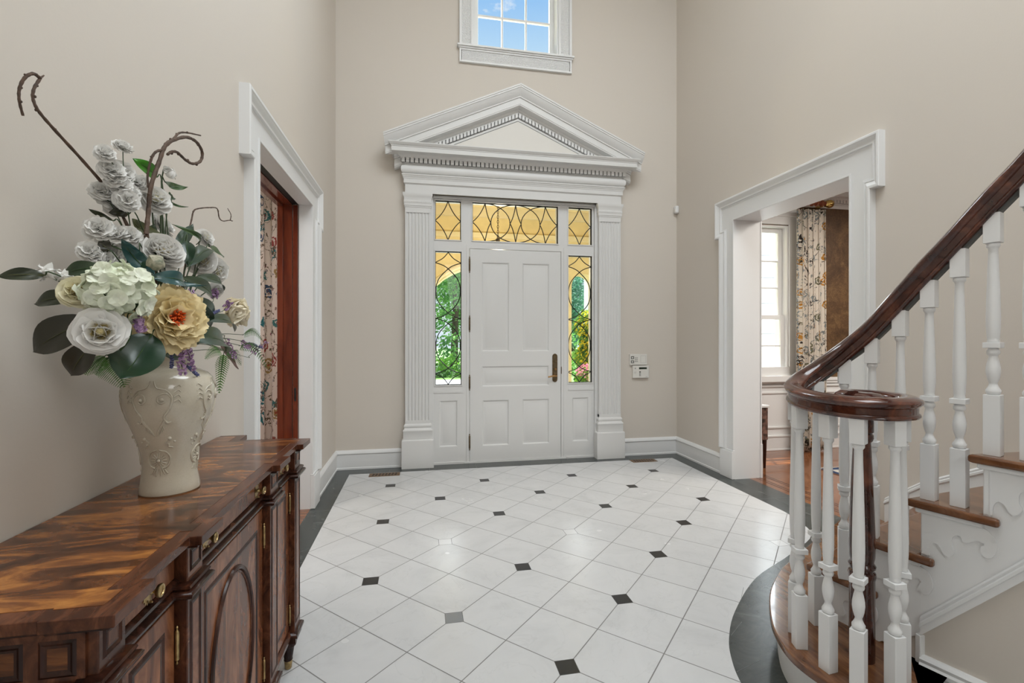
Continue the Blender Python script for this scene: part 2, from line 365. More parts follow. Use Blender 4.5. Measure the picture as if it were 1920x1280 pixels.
for x0_, y0_, x2, y2 in ((2.10, -3.66, 2.30, -3.62), (2.125, -3.45, 2.29, -3.40), (2.26, -3.24, 2.40, -3.14), (2.52, -2.97, 2.62, -2.86), (2.13, -3.88, 2.32, -3.86), (2.95, -2.68, 3.02, -2.80)):
    x, y = x0_ + (x2 - x0_) * 0.16, y0_ + (y2 - y0_) * 0.16
    jo.tube([(x, y, -0.0006), (x2, y2, -0.0006)], 0.0014, 4)
jj = jo.build('floor_joints', mat('grey_grout', (0.16, 0.165, 0.16), 0.6), bo)

WOODF = wood('plank_wood_floor', [(0.3, (0.11, 0.036, 0.014)), (0.5, (0.20, 0.072, 0.027)), (0.72, (0.31, 0.125, 0.05))], 3.0, 0.22, 0.5, (1.4, 9, 3), 0.6)
f2 = MB().box(4.03, 8.2, -4.6, -0.1, -0.03, 0.0).build('floor_right_room', WOODF, angle=None)
struct(f2, 'reddish wood plank floor of the room beyond the right opening', 'floor')
inl = MB()
for x in (4.10, 4.135, 4.215, 4.25): inl.box(x, x + 0.010, -4.2, -0.3, -0.01, 0.0008)
inl.build('floor_inlay', mat('dark_wood_inlay', (0.03, 0.012, 0.01), 0.2), f2)
f3 = MB().box(-4.2, 0.0, -4.4, -0.1, -0.03, -0.0005).build('floor_left_room', WOODF, angle=None)
struct(f3, 'wood plank floor of the room beyond the left opening', 'floor')

win_hole = (CX - 0.485, CX + 0.485, 4.56, 6.12); door_hole = (0.985, 2.851, -1, 2.905)
w = wall_cells(MB(), FY, -0.3, RW + 0.3, 0, H, 0.0, 0.22, [win_hole, door_hole]).build('wall_front', 'wall', angle=None)
struct(w, 'cream front wall around the white entry door and high window', 'wall')
w = wall_cells(MB(), FX, -8.6, 0.2, 0, H, 0.0, -WT, [(LC - 0.645, LC + 0.645, -1, LO + 0.012)]).build('wall_left', 'wall', angle=None)
struct(w, 'cream left wall behind the sideboard and flowers', 'wall')
w = wall_cells(MB(), FX, -8.6, 0.2, 0, H, RW, RW + WR, [(RC - 0.645, RC + 0.645, -1, RO + 0.012)]).build('wall_right', 'wall', angle=None)
struct(w, 'cream right wall behind the curved staircase', 'wall')
w = MB().box(-0.3, RW + 0.3, -8.6, -8.4, 0, H).build('wall_back', 'wall', angle=None); struct(w, 'cream wall at the rear of the hall', 'wall')
w = MB().box(-0.3, RW + 0.3, -8.6, 0.22, H, H + 0.1).build('ceiling', 'ceiling', angle=None); struct(w, 'white ceiling of the two storey hall', 'ceiling')

# baseboards
def baseboard(name, pts, label, h=0.20):
    """pts: path whose left side is the room (profile grows towards the left)"""
    pr = [(0, 0), (0.020, 0), (0.020, 0.018), (0.015, 0.022), (0.015, h - 0.045), (0.024, h - 0.035), (0.020, h - 0.012), (0.010, h), (0, h)]
    mb = MB(); n = len(pr); P = [Vector((x, y, 0)) for x, y in pts]; vs = []
    for i, p in enumerate(P):
        d0 = (P[i] - P[i - 1]).normalized() if i else (P[1] - P[0]).normalized()
        d1 = (P[i + 1] - P[i]).normalized() if i < len(P) - 1 else d0
        n0 = Vector((-d0.y, d0.x, 0)); n1 = Vector((-d1.y, d1.x, 0)); b = (n0 + n1); b = b / (1 + n0.dot(n1))
        for a, z in pr: vs.append(p + b * a + Vector((0, 0, z)))
    fs = [(i * n + k, i * n + (k + 1) % n, (i + 1) * n + (k + 1) % n, (i + 1) * n + k) for i in range(len(P) - 1) for k in range(n)] + [tuple(range(n)), tuple(range((len(P) - 1) * n, len(P) * n))]
    o = mb.add(vs, fs).build(name, 'white', angle=30); struct(o, label, 'baseboard'); return o
baseboard('baseboard_left', [(0.673, 0), (0, 0), (0, LC + 0.8185)], 'white baseboard turning the left front corner of the hall')
baseboard('baseboard_right', [(RW, RC + 0.8185), (RW, 0), (3.163, 0)], 'white baseboard turning the right front corner of the hall')
baseboard('baseboard_rear_left', [(0, LC - 0.8185), (0, -8.4)], 'white baseboard behind the sideboard')

# cased openings left and right
def casing(name, x, sg, c, half, leg, ear, zo, zt, ze, label):
    root = thing(name, (x, c, 0), label, 'door casing', kind='structure')
    def fn(a, b, d): return (x + sg * d, c + a, b)
    z0 = 0.28
    def out(t): r = [(leg - t, z0), (leg - t, ze + t), (ear - t, ze + t), (ear - t, zt - t)]; return [(-a, b) for a, b in r] + [(a, b) for a, b in reversed(r)]
    inner = [(-half, z0), (-half, zo), (half, zo), (half, z0)]
    MB().prism(out(0.004) + list(reversed([(-half - 0.004, z0), (-half - 0.004, zo + 0.004), (half + 0.004, zo + 0.004), (half + 0.004, z0)])), fn, 0, 0.014).build('fascia', 'white', root, angle=None)
    prof = [(0.0, 0.0), (0.0, 0.049), (0.004, 0.053), (0.018, 0.053), (0.022, 0.049), (0.026, 0.047), (0.034, 0.041), (0.044, 0.031), (0.050, 0.028), (0.053, 0.027), (0.055, 0.031), (0.064, 0.031), (0.067, 0.027), (0.069, 0.019), (0.078, 0.017), (0.083, 0.013)]
    rings = [[fn(p, q, d) for p, q in out(t)] for t, d in prof]; n = len(rings[0])
    MB().add([v for r in rings for v in r], [(i * n + k, i * n + k + 1, (i + 1) * n + k + 1, (i + 1) * n + k) for i in range(len(prof) - 1) for k in range(n - 1)]).build('back_band', 'white', root, angle=28)
    ib = [(-half - 0.014, z0), (-half - 0.014, zo + 0.014), (half + 0.014, zo + 0.014), (half + 0.014, z0)]
    MB().prism(ib + list(reversed(inner)), fn, 0, 0.021).build('inner_bead', 'white', root, angle=None, bevel=0.003)
    for s in (-1, 1):
        p = MB(); a, b = sorted((s * (half - 0.003), s * (leg + 0.004)))
        p.prism([(a, 0), (b, 0), (b, z0 - 0.012), (a, z0 - 0.012)], fn, 0, 0.036); p.prism([(a, z0 - 0.012), (b, z0 - 0.012), (b, z0), (a, z0)], fn, 0, 0.028)
        p.build('plinth_block', 'white', root, angle=None, bevel=0.004)
    return root
cl = casing('trim_1', 0.0, 1, LC, 0.633, 0.8185, 0.885, LO, 2.625, 2.277, 'white eared door casing on the left wall beside the flowers')
cr_ = casing('trim_2', RW, -1, RC, 0.633, 0.8185, 0.885, RO, 2.74, 2.372, 'white eared door casing on the right wall beside the stairs')
# jamb linings
j = MB()
for s in (-1, 1): j.box(RW - 0.002, RW + WR, RC + s * 0.633, RC + s * 0.648, 0, RO) if s > 0 else j.box(RW - 0.002, RW + WR, RC - 0.648, RC - 0.633, 0, RO)
j.box(RW - 0.002, RW + WR, RC - 0.648, RC + 0.648, RO, RO + 0.015)
j.box(RW + WR - 0.004, RW + WR + 0.02, RC + 0.628, RC + 0.75, 0, 0.33).box(RW + WR - 0.004, RW + WR + 0.014, RC + 0.633, RC + 0.73, 0, RO + 0.1)
j.build('jamb_lining', 'white', cr_, angle=None)
j = MB()
for s in (-1, 1):
    a, b = sorted((LC + s * 0.633, LC + s * 0.648)); j.box(-0.086, 0.002, a, b, 0, LO)
j.box(-0.086, 0.002, LC - 0.648, LC + 0.648, LO, LO + 0.015)
j.build('jamb_lining', 'white', cl, angle=None)
j = MB()
for s in (-1, 1):
    a, b = sorted((LC + s * 0.633, LC + s * 0.66)); j.box(-0.205, -0.136, a, b, 0, LO + 0.012)
    a, b = sorted((LC + s * 0.622, LC + s * 0.66)); j.box(-0.245, -0.203, a, b, 0, LO + 0.001)
j.box(-0.205, -0.136, LC - 0.66, LC + 0.66, LO - 0.004, LO + 0.02).box(-0.245, -0.203, LC - 0.66, LC + 0.66, LO - 0.02, LO + 0.02)
j.build('cherry_jamb_lining', 'cherry', cl, angle=None, bevel=0.003)
MB().box(-0.134, -0.088, LC + 0.650, LC + 0.70, 0, LO).box(-0.134, -0.088, LC - 0.63, LC + 0.64, LO + 0.004, LO + 0.03).build('pocket_slot', 'black', cl, angle=None)
pd = thing('door_2', (-0.112, LC + 0.64, 0), 'reddish cherry wood pocket door slid open into the left opening', 'door', kind='structure')
MB().box(-0.130, -0.094, LC + 0.626, LC + 0.9, 0.012, LO - 0.004).build('door_slab', 'cherry', pd, angle=None, bevel=0.003)
MB().box(-0.119, -0.105, LC + 0.6245, LC + 0.63, 0.87, 0.975).build('edge_pull', 'black', pd, angle=None)

# ---------------------------------------------------------------- front entrance
def raised_panel(mb, x0, x1, z0, z1, y):
    rings = [(0.0, 0.0), (0.008, 0.003), (0.016, 0.013), (0.026, 0.013), (0.052, 0.004), (0.052, 0.004)]
    vs = []
    for t, d in rings: vs += [(x0 + t, y + d, z0 + t), (x1 - t, y + d, z0 + t), (x1 - t, y + d, z1 - t), (x0 + t, y + d, z1 - t)]
    fs = [(i * 4 + k, i * 4 + (k + 1) % 4, (i + 1) * 4 + (k + 1) % 4, (i + 1) * 4 + k) for i in range(len(rings) - 2) for k in range(4)]
    k = (len(rings) - 2) * 4; fs.append((k, k + 1, k + 2, k + 3))
    return mb.add(vs[:-4], fs)
DX0, DX1, DZ0, DZ1 = CX - 0.520, CX + 0.520, 0.016, 2.352
GL = {'sl': (CX - 0.894, CX - 0.612, 0.861, 2.314), 'sr': (CX + 0.608, CX + 0.890, 0.861, 2.314), 'tl': (CX - 0.894, CX - 0.617, 2.443, 2.864), 'tr': (CX + 0.608, CX + 0.888, 2.443, 2.864), 'tc': (CX - 0.489, CX + 0.483, 2.443, 2.864)}
SP = [(CX - 0.852, CX - 0.652, 0.185, 0.694), (CX + 0.652, CX + 0.852, 0.185, 0.694)]
ent = thing('trim_3', (CX, 0, 0), 'white pedimented surround of the front door with fluted pilasters', 'door surround', kind='structure')
YF = 0.012
fr = wall_cells(MB(), FY, CX - 0.935, CX + 0.935, 0.0, 2.905, YF, 0.11, list(GL.values()) + SP + [(DX0 - 0.004, DX1 + 0.004, -1, DZ1 + 0.004)])
fr.build('door_frame', 'white_entry', ent, angle=None)
sp = MB()
for p in SP: raised_panel(sp, *p, YF)
for a, b in ((CX - 0.93, CX - 0.585), (CX + 0.585, CX + 0.93)):
    sp.box(a, b, YF - 0.012, YF + 0.01, 0, 0.022); sp.box(a + 0.02, b - 0.02, YF - 0.006, YF + 0.01, 0.775, 0.80)
sp.box(DX0 - 0.06, DX1 + 0.06, YF - 0.012, 0.12, 0.0, 0.014)
sp.build('side_panels', 'white_entry', ent, angle=30)
st = MB()   # slim stops that hold each light, and the stepped edge of the frame
for x0, x1, z0, z1 in GL.values():
    st.frame(x0 - 0.012, x1 + 0.012, z0 - 0.012, z1 + 0.012, 0.012, YF - 0.008, YF + 0.04)
st.box(CX - 0.955, CX - 0.915, -0.02, YF + 0.01, 0, 2.905).box(CX + 0.915, CX + 0.955, -0.02, YF + 0.01, 0, 2.905).box(CX - 0.935, CX + 0.935, -0.02, YF + 0.01, 2.882, 2.905)
for x in (DX0 - 0.034, DX1 + 0.034): st.box(x - 0.003, x + 0.003, YF - 0.005, YF + 0.01, 0.02, 2.40)
st.build('glass_stops', 'white_entry', ent, angle=None, bevel=0.002)

# pilasters
def pilaster(s):
    xo, xi = CX + s * 1.21, CX + s * 0.948; a, b = sorted((xo, xi))
    r = bpy.data.objects.new('pilaster', None); COL.objects.link(r); r.parent = ent; r.location = Vector(((a + b) / 2, 0, 0)) - origin(ent)
    r['label'] = 'left fluted white pilaster' if s < 0 else 'right fluted white pilaster'
    W = b - a; nfl = 7; pitch = W / (nfl + 0.55); pts = [(a, 0.0), (a, -0.068)]
    for i in range(nfl):
        c = a + W / 2 + (i - (nfl - 1) / 2) * pitch; rr = pitch * 0.37
        for q in range(7): an = PI * q / 6; pts.append((c - rr * math.cos(an), -0.068 + rr * 0.8 * math.sin(an)))
    pts += [(b, -0.068), (b, 0.0)]
    MB().prism(pts, lambda p, q, d: (p, q, d), 0.47, 2.752).build('shaft', 'white_entry', r, angle=40)
    pr = [(0.036, 0.0), (0.036, 0.292), (0.031, 0.300), (0.020, 0.302), (0.020, 0.385), (0.024, 0.392), (0.021, 0.402), (0.010, 0.412), (0.006, 0.424), (0.012, 0.432), (0.014, 0.444), (0.010, 0.455), (0.0, 0.466), (0.0, 0.50)]
    cp = [(0.001, 2.70), (0.001, 2.752), (0.006, 2.757), (0.006, 2.768), (0.011, 2.772), (0.011, 2.795), (0.014, 2.80), (0.014, 2.822), (0.011, 2.826), (0.012, 2.850), (0.018, 2.868), (0.024, 2.884), (0.024, 2.905)]
    def ring(mb, prof):
        vs = []
        for d, z in prof: vs += [(a - d, 0, z), (a - d, -0.0685 - d, z), (b + d, -0.0685 - d, z), (b + d, 0, z)]
        n = len(prof)
        return mb.add(vs, [(i * 4 + k, i * 4 + k + 1, (i + 1) * 4 + k + 1, (i + 1) * 4 + k) for i in range(n - 1) for k in range(3)] + [tuple(range((n - 1) * 4, n * 4))])
    ring(MB(), pr).build('plinth', 'white_entry', r, angle=30)
    c = ring(MB(), cp)
    nd = 22
    for i in range(nd):
        x = a - 0.008 + (W + 0.016) * (i + 0.5) / nd; c.lathe([(0.0005, -0.0075), (0.0045, -0.005), (0.0055, 0.001), (0.0035, 0.006), (0.0005, 0.0078)], (x, -0.0685 - 0.013, 2.811), 6)
    c.build('capital', 'white_entry', r, angle=30)
for s in (-1, 1): pilaster(s)

# entablature
def run(prof, hb, d0, grow):
    vs = []
    for d, z in prof:
        h = hb + (d - d0) * grow; vs += [(CX - h, 0, z), (CX - h, -d, z), (CX + h, -d, z), (CX + h, 0, z)]
    n = len(prof)
    return MB().add(vs, [(i * 4 + k, i * 4 + k + 1, (i + 1) * 4 + k + 1, (i + 1) * 4 + k) for i in range(n - 1) for k in range(3)])
arch = [(0.075, 2.903), (0.080, 2.905), (0.080, 2.990), (0.086, 2.998), (0.094, 3.004), (0.094, 3.044), (0.098, 3.050), (0.100, 3.062), (0.104, 3.066), (0.108, 3.078), (0.114, 3.084), (0.114, 3.094), (0.088, 3.095)]
run(arch, 1.21, 0.08, 1.0).build('architrave', 'white_entry', ent, angle=25)
fz = [(0.088, 3.094)] + [(0.088 + 0.034 * math.sin(PI * i / 12), 3.096 + 0.046 * (1 - math.cos(PI * i / 12))) for i in range(1, 12)] + [(0.088, 3.189), (0.088, 3.203), (0.105, 3.203)]
run(fz, 1.21, 0.08, 1.0).build('frieze', 'white_entry', ent, angle=40)
cor = [(0.088, 3.203), (0.096, 3.204), (0.096, 3.212), (0.096, 3.255), (0.128, 3.257), (0.134, 3.266), (0.146, 3.278), (0.152, 3.284), (0.222, 3.286), (0.222, 3.330), (0.227, 3.333), (0.227, 3.340), (0.236, 3.346), (0.244, 3.358), (0.250, 3.366), (0.250, 3.374), (0.0, 3.376)]
run(cor, 1.21, 0.08, 0.93).build('cornice', 'white_entry', ent, angle=25)
dn = MB(); nd = 54; span = 1.252
for i in range(nd):
    x = CX - span + 2 * span * (i + 0.5) / nd; w_ = span / nd * 0.74
    dn.box(x - w_, x + w_, -0.126, -0.09, 3.212, 3.258)
for s in (-1, 1):
    for yy in (-0.10, -0.055): a, b = sorted((CX + s * 1.21, CX + s * (span - 0.002))); dn.box(a, b, yy, yy + 0.034, 3.212, 3.258)
dn.build('dentils', 'white_entry', ent, angle=None)
dk = MB().box(CX - span, CX + span, -0.1, -0.094, 3.215, 3.256).build('dentil_painted_shade', mat('painted_gap_shade', (0.2, 0.2, 0.2), 0.8), ent, angle=None)  # grey strip painted in for the shade between the dentils

# pediment
AX, AZ, TZ, HW = CX, 4.085, 3.452, 1.42
SL = (AZ - TZ) / HW
rk = [(0.0, 0.0), (0.252, 0.0), (0.252, 0.016), (0.246, 0.020), (0.246, 0.034), (0.240, 0.038), (0.236, 0.052), (0.222, 0.080), (0.206, 0.104), (0.200, 0.112), (0.200, 0.122), (0.188, 0.126), (0.188, 0.190), (0.184, 0.194), (0.184, 0.204), (0.176, 0.208), (0.118, 0.214), (0.112, 0.236), (0.104, 0.244), (0.104, 0.256), (0.088, 0.257)]
def rake(prof, name, dz=0.0):
    mb = MB(); n = len(prof)
    for s in (-1, 1):
        vs = []
        for d, t in prof:
            hw = HW - (0.252 - max(d, 0.0)) * 0.25 if d > 0.15 else HW - 0.10
            zt = AZ - t; ze = AZ - t - SL * hw
            vs += [(AX, -d, zt), (AX + s * hw, -d, ze)]
        fs = [(2 * i, 2 * i + 1, 2 * i + 3, 2 * i + 2) for i in range(n - 1)] + [tuple(2 * i + 1 for i in range(n))]
        mb.add(vs, fs)
    return mb.build(name, 'white_entry', ent, angle=25)
rake(rk, 'raking_cornice')
rake([(0.088, 0.256), (0.088, 0.306), (0.092, 0.308), (0.092, 0.330), (0.078, 0.346), (0.055, 0.352), (0.03, 0.354)], 'raking_bed_mould')
dn = MB()
for s in (-1, 1):
    for i in range(27):
        t = 0.005 + i * 0.0375; x0, x1 = t, t + 0.028
        if AZ - 0.306 - SL * x1 < 3.375: break
        z = lambda x, o: AZ - o - SL * x
        vs = []
        for y in (-0.112, -0.085): vs += [(AX + s * x0, y, z(x0, 0.300)), (AX + s * x1, y, z(x1, 0.300)), (AX + s * x1, y, z(x1, 0.252)), (AX + s * x0, y, z(x0, 0.252))]
        dn.add(vs, [(0, 1, 2, 3), (7, 6, 5, 4), (0, 4, 5, 1), (1, 5, 6, 2), (2, 6, 7, 3), (3, 7, 4, 0)])
dn.build('raking_dentils', 'white_entry', ent, angle=None)
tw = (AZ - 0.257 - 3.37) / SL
MB().add([(AX - tw, -0.089, 3.37), (AX + tw, -0.089, 3.37), (AX, -0.089, AZ - 0.257)], [(0, 1, 2)]).build('raking_painted_shade', mat('painted_gap_shade_2', (0.2, 0.2, 0.2), 0.8), ent, angle=None)  # grey sheet behind the raking dentils, shade put into its colour
tw = (AZ - 0.34 - 3.37) / SL
MB().add([(AX - tw, -0.0925, 3.37), (AX + tw, -0.0925, 3.37), (AX, -0.0925, AZ - 0.34)], [(0, 1, 2)]).build('tympanum', 'tympanum', ent, angle=None)

# glass and leaded patterns
def star(cx, cz, hx, hz, d=0.36):
    """four pointed star made of arcs that bend in to the centre"""
    L = []
    for sx in (-1, 1):
        for sz in (-1, 1):
            p0, p2 = Vector((cx, 0, cz + sz * hz)), Vector((cx + sx * hx, 0, cz)); mid = (p0 + p2) / 2; c = mid + (Vector((cx, 0, cz)) - mid) * d * 1.0
            L.append([(1 - t) ** 2 * p0 + 2 * t * (1 - t) * c + t * t * p2 for t in [i / 8 for i in range(9)]])
    return L
LEAD_Y = 0.038
def light(key, name, label):
    x0, x1, z0, z1 = GL[key]
    r = thing(name, ((x0 + x1) / 2, LEAD_Y, z0), label, 'window', kind='structure')
    MB().box(x0 - 0.004, x1 + 0.004, LEAD_Y + 0.006, LEAD_Y + 0.010, z0 - 0.004, z1 + 0.004).build('glass_pane', 'glass', r, angle=None)
    w, h = x1 - x0, z1 - z0; cx = (x0 + x1) / 2; lines = []
    if key in ('tl', 'tr'): lines += star(cx, (z0 + z1) / 2, w / 2, h / 2, 0.30)
    elif key == 'tc':
        cz = (z0 + z1) / 2; xs = [x0 + w * q for q in (0.146, 0.502, 0.856)]
        lines += star(xs[0], cz, xs[0] - x0, h / 2, 0.30)[:2] + star(xs[0], cz, 0.064, h / 2, 0.34)[2:]
        lines += star(xs[1], cz, 0.064, h / 2, 0.34)
        lines += star(xs[2], cz, 0.064, h / 2, 0.34)[:2] + star(xs[2], cz, x1 - xs[2], h / 2, 0.30)[2:]
        B = xs[1] - xs[0] - 0.064
        for q, sgn in ((0, 1), (1, -1), (1, 1), (2, -1)):
            lines.append([(xs[q] + sgn * B * math.cos(a) ** 1.0, 0, cz + h / 2 * math.sin(a)) for a in [PI * (i / 16 - 0.5) for i in range(17)]])
    else:
        T = lambda f: z1 - h * f
        def curve(s): return smooth_path([(cx + s * w / 2, 0, T(0.083)), (cx + s * w * 0.24, 0, T(0.099)), (cx, 0, T(0.128)), (cx - s * w * 0.36, 0, T(0.205)), (cx - s * w * 0.47, 0, T(0.294)), (cx - s * w * 0.36, 0, T(0.383)), (cx, 0, T(0.459)), (cx + s * w * 0.24, 0, T(0.486)), (cx + s * w / 2, 0, T(0.502))], 6)
        def curve2(s): return smooth_path([(cx + s * w / 2, 0, T(0.502)), (cx + s * w * 0.24, 0, T(0.514)), (cx, 0, T(0.540)), (cx - s * w * 0.36, 0, T(0.615)), (cx - s * w * 0.47, 0, T(0.707)), (cx - s * w * 0.36, 0, T(0.797)), (cx, 0, T(0.874)), (cx + s * w * 0.24, 0, T(0.900)), (cx + s * w / 2, 0, T(0.917))], 6)
        for s in (-1, 1):
            lines += [curve(s), curve2(s)]
            lines.append(smooth_path([(cx, 0, T(0.004)), (cx + s * w * 0.20, 0, T(0.048)), (cx + s * w / 2, 0, T(0.083))], 6))
            lines.append(smooth_path([(cx, 0, T(0.996)), (cx + s * w * 0.20, 0, T(0.948)), (cx + s * w / 2, 0, T(0.917))], 6))
    le = MB()
    for L in lines: le.tube([(p[0], LEAD_Y, p[2]) for p in L], 0.0052, 6)
    le.frame(x0 + 0.001, x1 - 0.001, z0 + 0.001, z1 - 0.001, 0.005, LEAD_Y - 0.004, LEAD_Y + 0.004)
    le.build('lead_came', 'lead', r, angle=50)
light('sl', 'window_1', 'tall leaded sidelight left of the front door')
light('sr', 'window_2', 'tall leaded sidelight right of the front door')
light('tl', 'window_3', 'small square leaded light above the left sidelight')
light('tc', 'window_4', 'wide leaded transom light above the front door')
light('tr', 'window_5', 'small square leaded light above the right sidelight')

# the door itself
dr = thing('door_1', (CX, 0.03, 0), 'white five panel front door with bronze hardware', 'door', kind='structure')
DY = 0.016
PAN = [(CX - 0.388, CX - 0.076, 1.220, 2.213), (CX + 0.070, CX + 0.386, 1.220, 2.213), (CX - 0.388, CX + 0.382, 0.832, 1.064), (CX - 0.382, CX - 0.078, 0.176, 0.687), (CX + 0.070, CX + 0.386, 0.176, 0.687)]
wall_cells(MB(), FY, DX0 + 0.001, DX1 - 0.001, DZ0, DZ1, DY, DY + 0.05, PAN).build('door_slab', 'white_entry', dr, angle=None)
for p in PAN: raised_panel(MB(), *p, DY).build('panel', 'white_entry', dr, angle=30)
for z0, z1 in ((2.085, 2.266), (1.434, 1.621), (0.794, 0.972), (0.138, 0.322)):
    h = MB(); L = z1 - z0
    h.lathe([(0.001, 0), (0.005, 0.004), (0.007, 0.010), (0.004, 0.018), (0.009, 0.024), (0.009, L - 0.024), (0.004, L - 0.018), (0.007, L - 0.010), (0.005, L - 0.004), (0.001, L)], (DX0 - 0.002, DY - 0.007, z0), 10)
    h.build('hinge', 'bronze', dr, angle=40)
pl = [(-0.030, -0.120), (-0.030, 0.120)] + [(-0.030 + 0.03 * (1 - math.cos(a)), 0.128 + 0.034 * math.sin(a)) for a in [PI * i / 12 for i in range(13)]] + [(0.030, 0.120), (0.030, -0.120)] + [(0.03 * math.cos(a), -0.128 - 0.034 * math.sin(a)) for a in [PI * i / 12 for i in range(13)]]
HX = CX + 0.449
pm = MB().prism(pl, lambda a, b, d: (HX + a, DY - d, 1.033 + b), 0, 0.007).build('lock_plate', 'bronze', dr, angle=None, bevel=0.002)
lv = MB().lathe([(0.011, 0), (0.011, 0.035)], (HX + 0.005, DY - 0.042, 0.945), 12, 'y').tube(smooth_path([(HX + 0.012, DY - 0.044, 0.945), (HX - 0.03, DY - 0.047, 0.945), (HX - 0.075, DY - 0.046, 0.936), (HX - 0.092, DY - 0.044, 0.934)], 5), [0.010] * 6 + [0.0085] * 9 + [0.007], 10)
lv.build('lever_handle', 'lever', dr)
MB().lathe([(0.014, 0), (0.014, 0.006), (0.004, 0.007), (0.004, 0.014)], (HX + 0.003, DY - 0.020, 1.02), 14, 'y').build('thumb_turn', 'lever', dr)
MB().box(DX1 + 0.002, DX1 + 0.008, YF - 0.003, YF + 0.01, 0.965, 1.045).build('strike_plate', 'bronze', dr, angle=None)

# ---------------------------------------------------------------- high front window
CARV, nt, b = new_mat('carved_white_trim'); b.inputs['Base Color'].default_value = (0.80, 0.80, 0.795, 1); b.inputs['Roughness'].default_value = 0.45
h_ = NT(nt); vo = nt.nodes.new('ShaderNodeTexVoronoi'); vo.inputs['Scale'].default_value = 34; vo.feature = 'F1'; vo.inputs['Randomness'].default_value = 0.35
nt.links.new(h_.coords((1, 1, 1)), vo.inputs['Vector']); h_.bump(h_.m('SINE', h_.m('MULTIPLY', vo.outputs['Distance'], 14.0)), 0.5, 0.008, b)
wn = thing('window_6', (CX, 0, 4.56), 'high white multi pane window above the front door', 'window', kind='structure')
WX0, WX1, WZ0, WZ1 = win_hole
for s in (-1, 1):
    a, b2 = sorted((CX + s * 0.485, CX + s * 0.637)); c = MB()
    c.box(a + 0.025, b2 - 0.025, -0.014, 0, WZ0, WZ1 + 0.13); c.build('carved_casing', CARV, wn, angle=None)
    c = MB().box(b2 - 0.028 if s > 0 else a, b2 if s > 0 else a + 0.028, -0.036, 0, WZ0, WZ1 + 0.15).box(a if s > 0 else b2 - 0.026, a + 0.026 if s > 0 else b2, -0.022, 0, WZ0, WZ1 + 0.03)
    c.build('casing_edge', 'white', wn, angle=None, bevel=0.004)
    a, b2 = sorted((CX + s * 0.468, CX + s * 0.4845)); MB().box(a, b2, 0, 0.22, WZ0, WZ1).build('jamb', 'white', wn, angle=None)
MB().box(CX - 0.637, CX + 0.637, -0.036, 0, WZ1, WZ1 + 0.15).build('head_casing', 'white', wn, angle=None)
sl = MB().box(CX - 0.660, CX + 0.660, -0.060, 0.10, WZ0 - 0.022, WZ0).box(CX - 0.648, CX + 0.648, -0.045, 0, WZ0 - 0.036, WZ0 - 0.022)
sl.build('sill', 'white', wn, angle=None, bevel=0.005)
ap = MB().box(CX - 0.61, CX + 0.61, -0.020, 0, WZ0 - 0.165, WZ0 - 0.036); ap.build('carved_apron', CARV, wn, angle=None)
MB().frame(CX - 0.636, CX + 0.636, WZ0 - 0.185, WZ0 - 0.034, 0.020, -0.030, 0).build('apron_edge', 'white', wn, angle=None, bevel=0.003)
SY = 0.12; sx0, sx1 = CX - 0.47, CX + 0.47; fw = 0.055
MB().frame(sx0 - 0.02, sx1 + 0.02, WZ0, WZ1, fw + 0.02, SY, SY + 0.045).build('sash', 'white', wn, angle=None, bevel=0.004)
gx0, gx1 = sx0 + fw, sx1 - fw; mu = MB(); pw = (gx1 - gx0) / 3
for i in (1, 2): mu.box(gx0 + pw * i - 0.010, gx0 + pw * i + 0.010, SY + 0.005, SY + 0.035, WZ0 + 0.07, WZ1 - 0.07)
for i in range(1, 4): mu.box(gx0, gx1, SY + 0.006, SY + 0.034, 4.62 + 0.385 * i - 0.012, 4.62 + 0.385 * i + 0.012)
mu.build('muntins', 'white', wn, angle=None, bevel=0.003)
MB().box(gx0 - 0.01, gx1 + 0.01, SY + 0.02, SY + 0.024, WZ0 + 0.05, WZ1 - 0.05).build('glass_pane', 'glass', wn, angle=None)
ev = MB().box(-6, 10, 0.22, 0.95, 6.42, 6.6).build('added_sun_eave', 'white', angle=None); struct(ev, 'unseen roof eave added to keep the sun off the high window', 'roof')  # added out of view to block sun from the hall floor

# ---------------------------------------------------------------- rooms beyond
def damask():
    m, nt, b = new_mat('bronze_damask_wallpaper'); h = NT(nt); v = h.coords()
    n1 = h.noise(v, 3.5, 6, 0.65, 1.0); n2 = h.noise(v, 26, 5, 0.6, 2.5)
    c = h.ramp(h.m('ADD', h.m('MULTIPLY', n1, 0.6), h.m('MULTIPLY', n2, 0.4)), [(0.36, (0.050, 0.026, 0.013)), (0.5, (0.105, 0.056, 0.026)), (0.64, (0.20, 0.115, 0.05))])
    nt.links.new(c, b.inputs['Base Color']); b.inputs['Roughness'].default_value = 0.5; return m
M['paper'] = damask()
RY = -0.10; RX0 = RW + WR; RX1 = 8.2; RZ = 3.30
rwin = (4.36, 5.31, 0.93, 2.75)
w = wall_cells(MB(), FY, RX0, RX1, 0.86, RZ, RY, RY + 0.2, [rwin]).build('wall_right_room_front', 'paper', angle=None); struct(w, 'brown damask papered wall with the bright window of the right room', 'wall')
w = wall_cells(MB(), FY, RX0, RX1, 0, 0.86, RY, RY + 0.2, []).build('wall_right_room_wainscot', 'white', angle=None); struct(w, 'white panelled wainscot below the right room window', 'wall')
wp = MB()
for x0, x1 in ((4.32, 5.36), (5.46, 6.3), (6.4, 7.3), (7.4, 8.1)): wp.frame(x0, x1, 0.27, 0.715, 0.022, RY - 0.014, RY)
wp.box(RX0, RX1, RY - 0.016, RY, 0, 0.165).box(RX0, RX1, RY - 0.024, RY, 0.165, 0.185).box(RX0, RX1, RY - 0.022, RY, 0, 0.02)
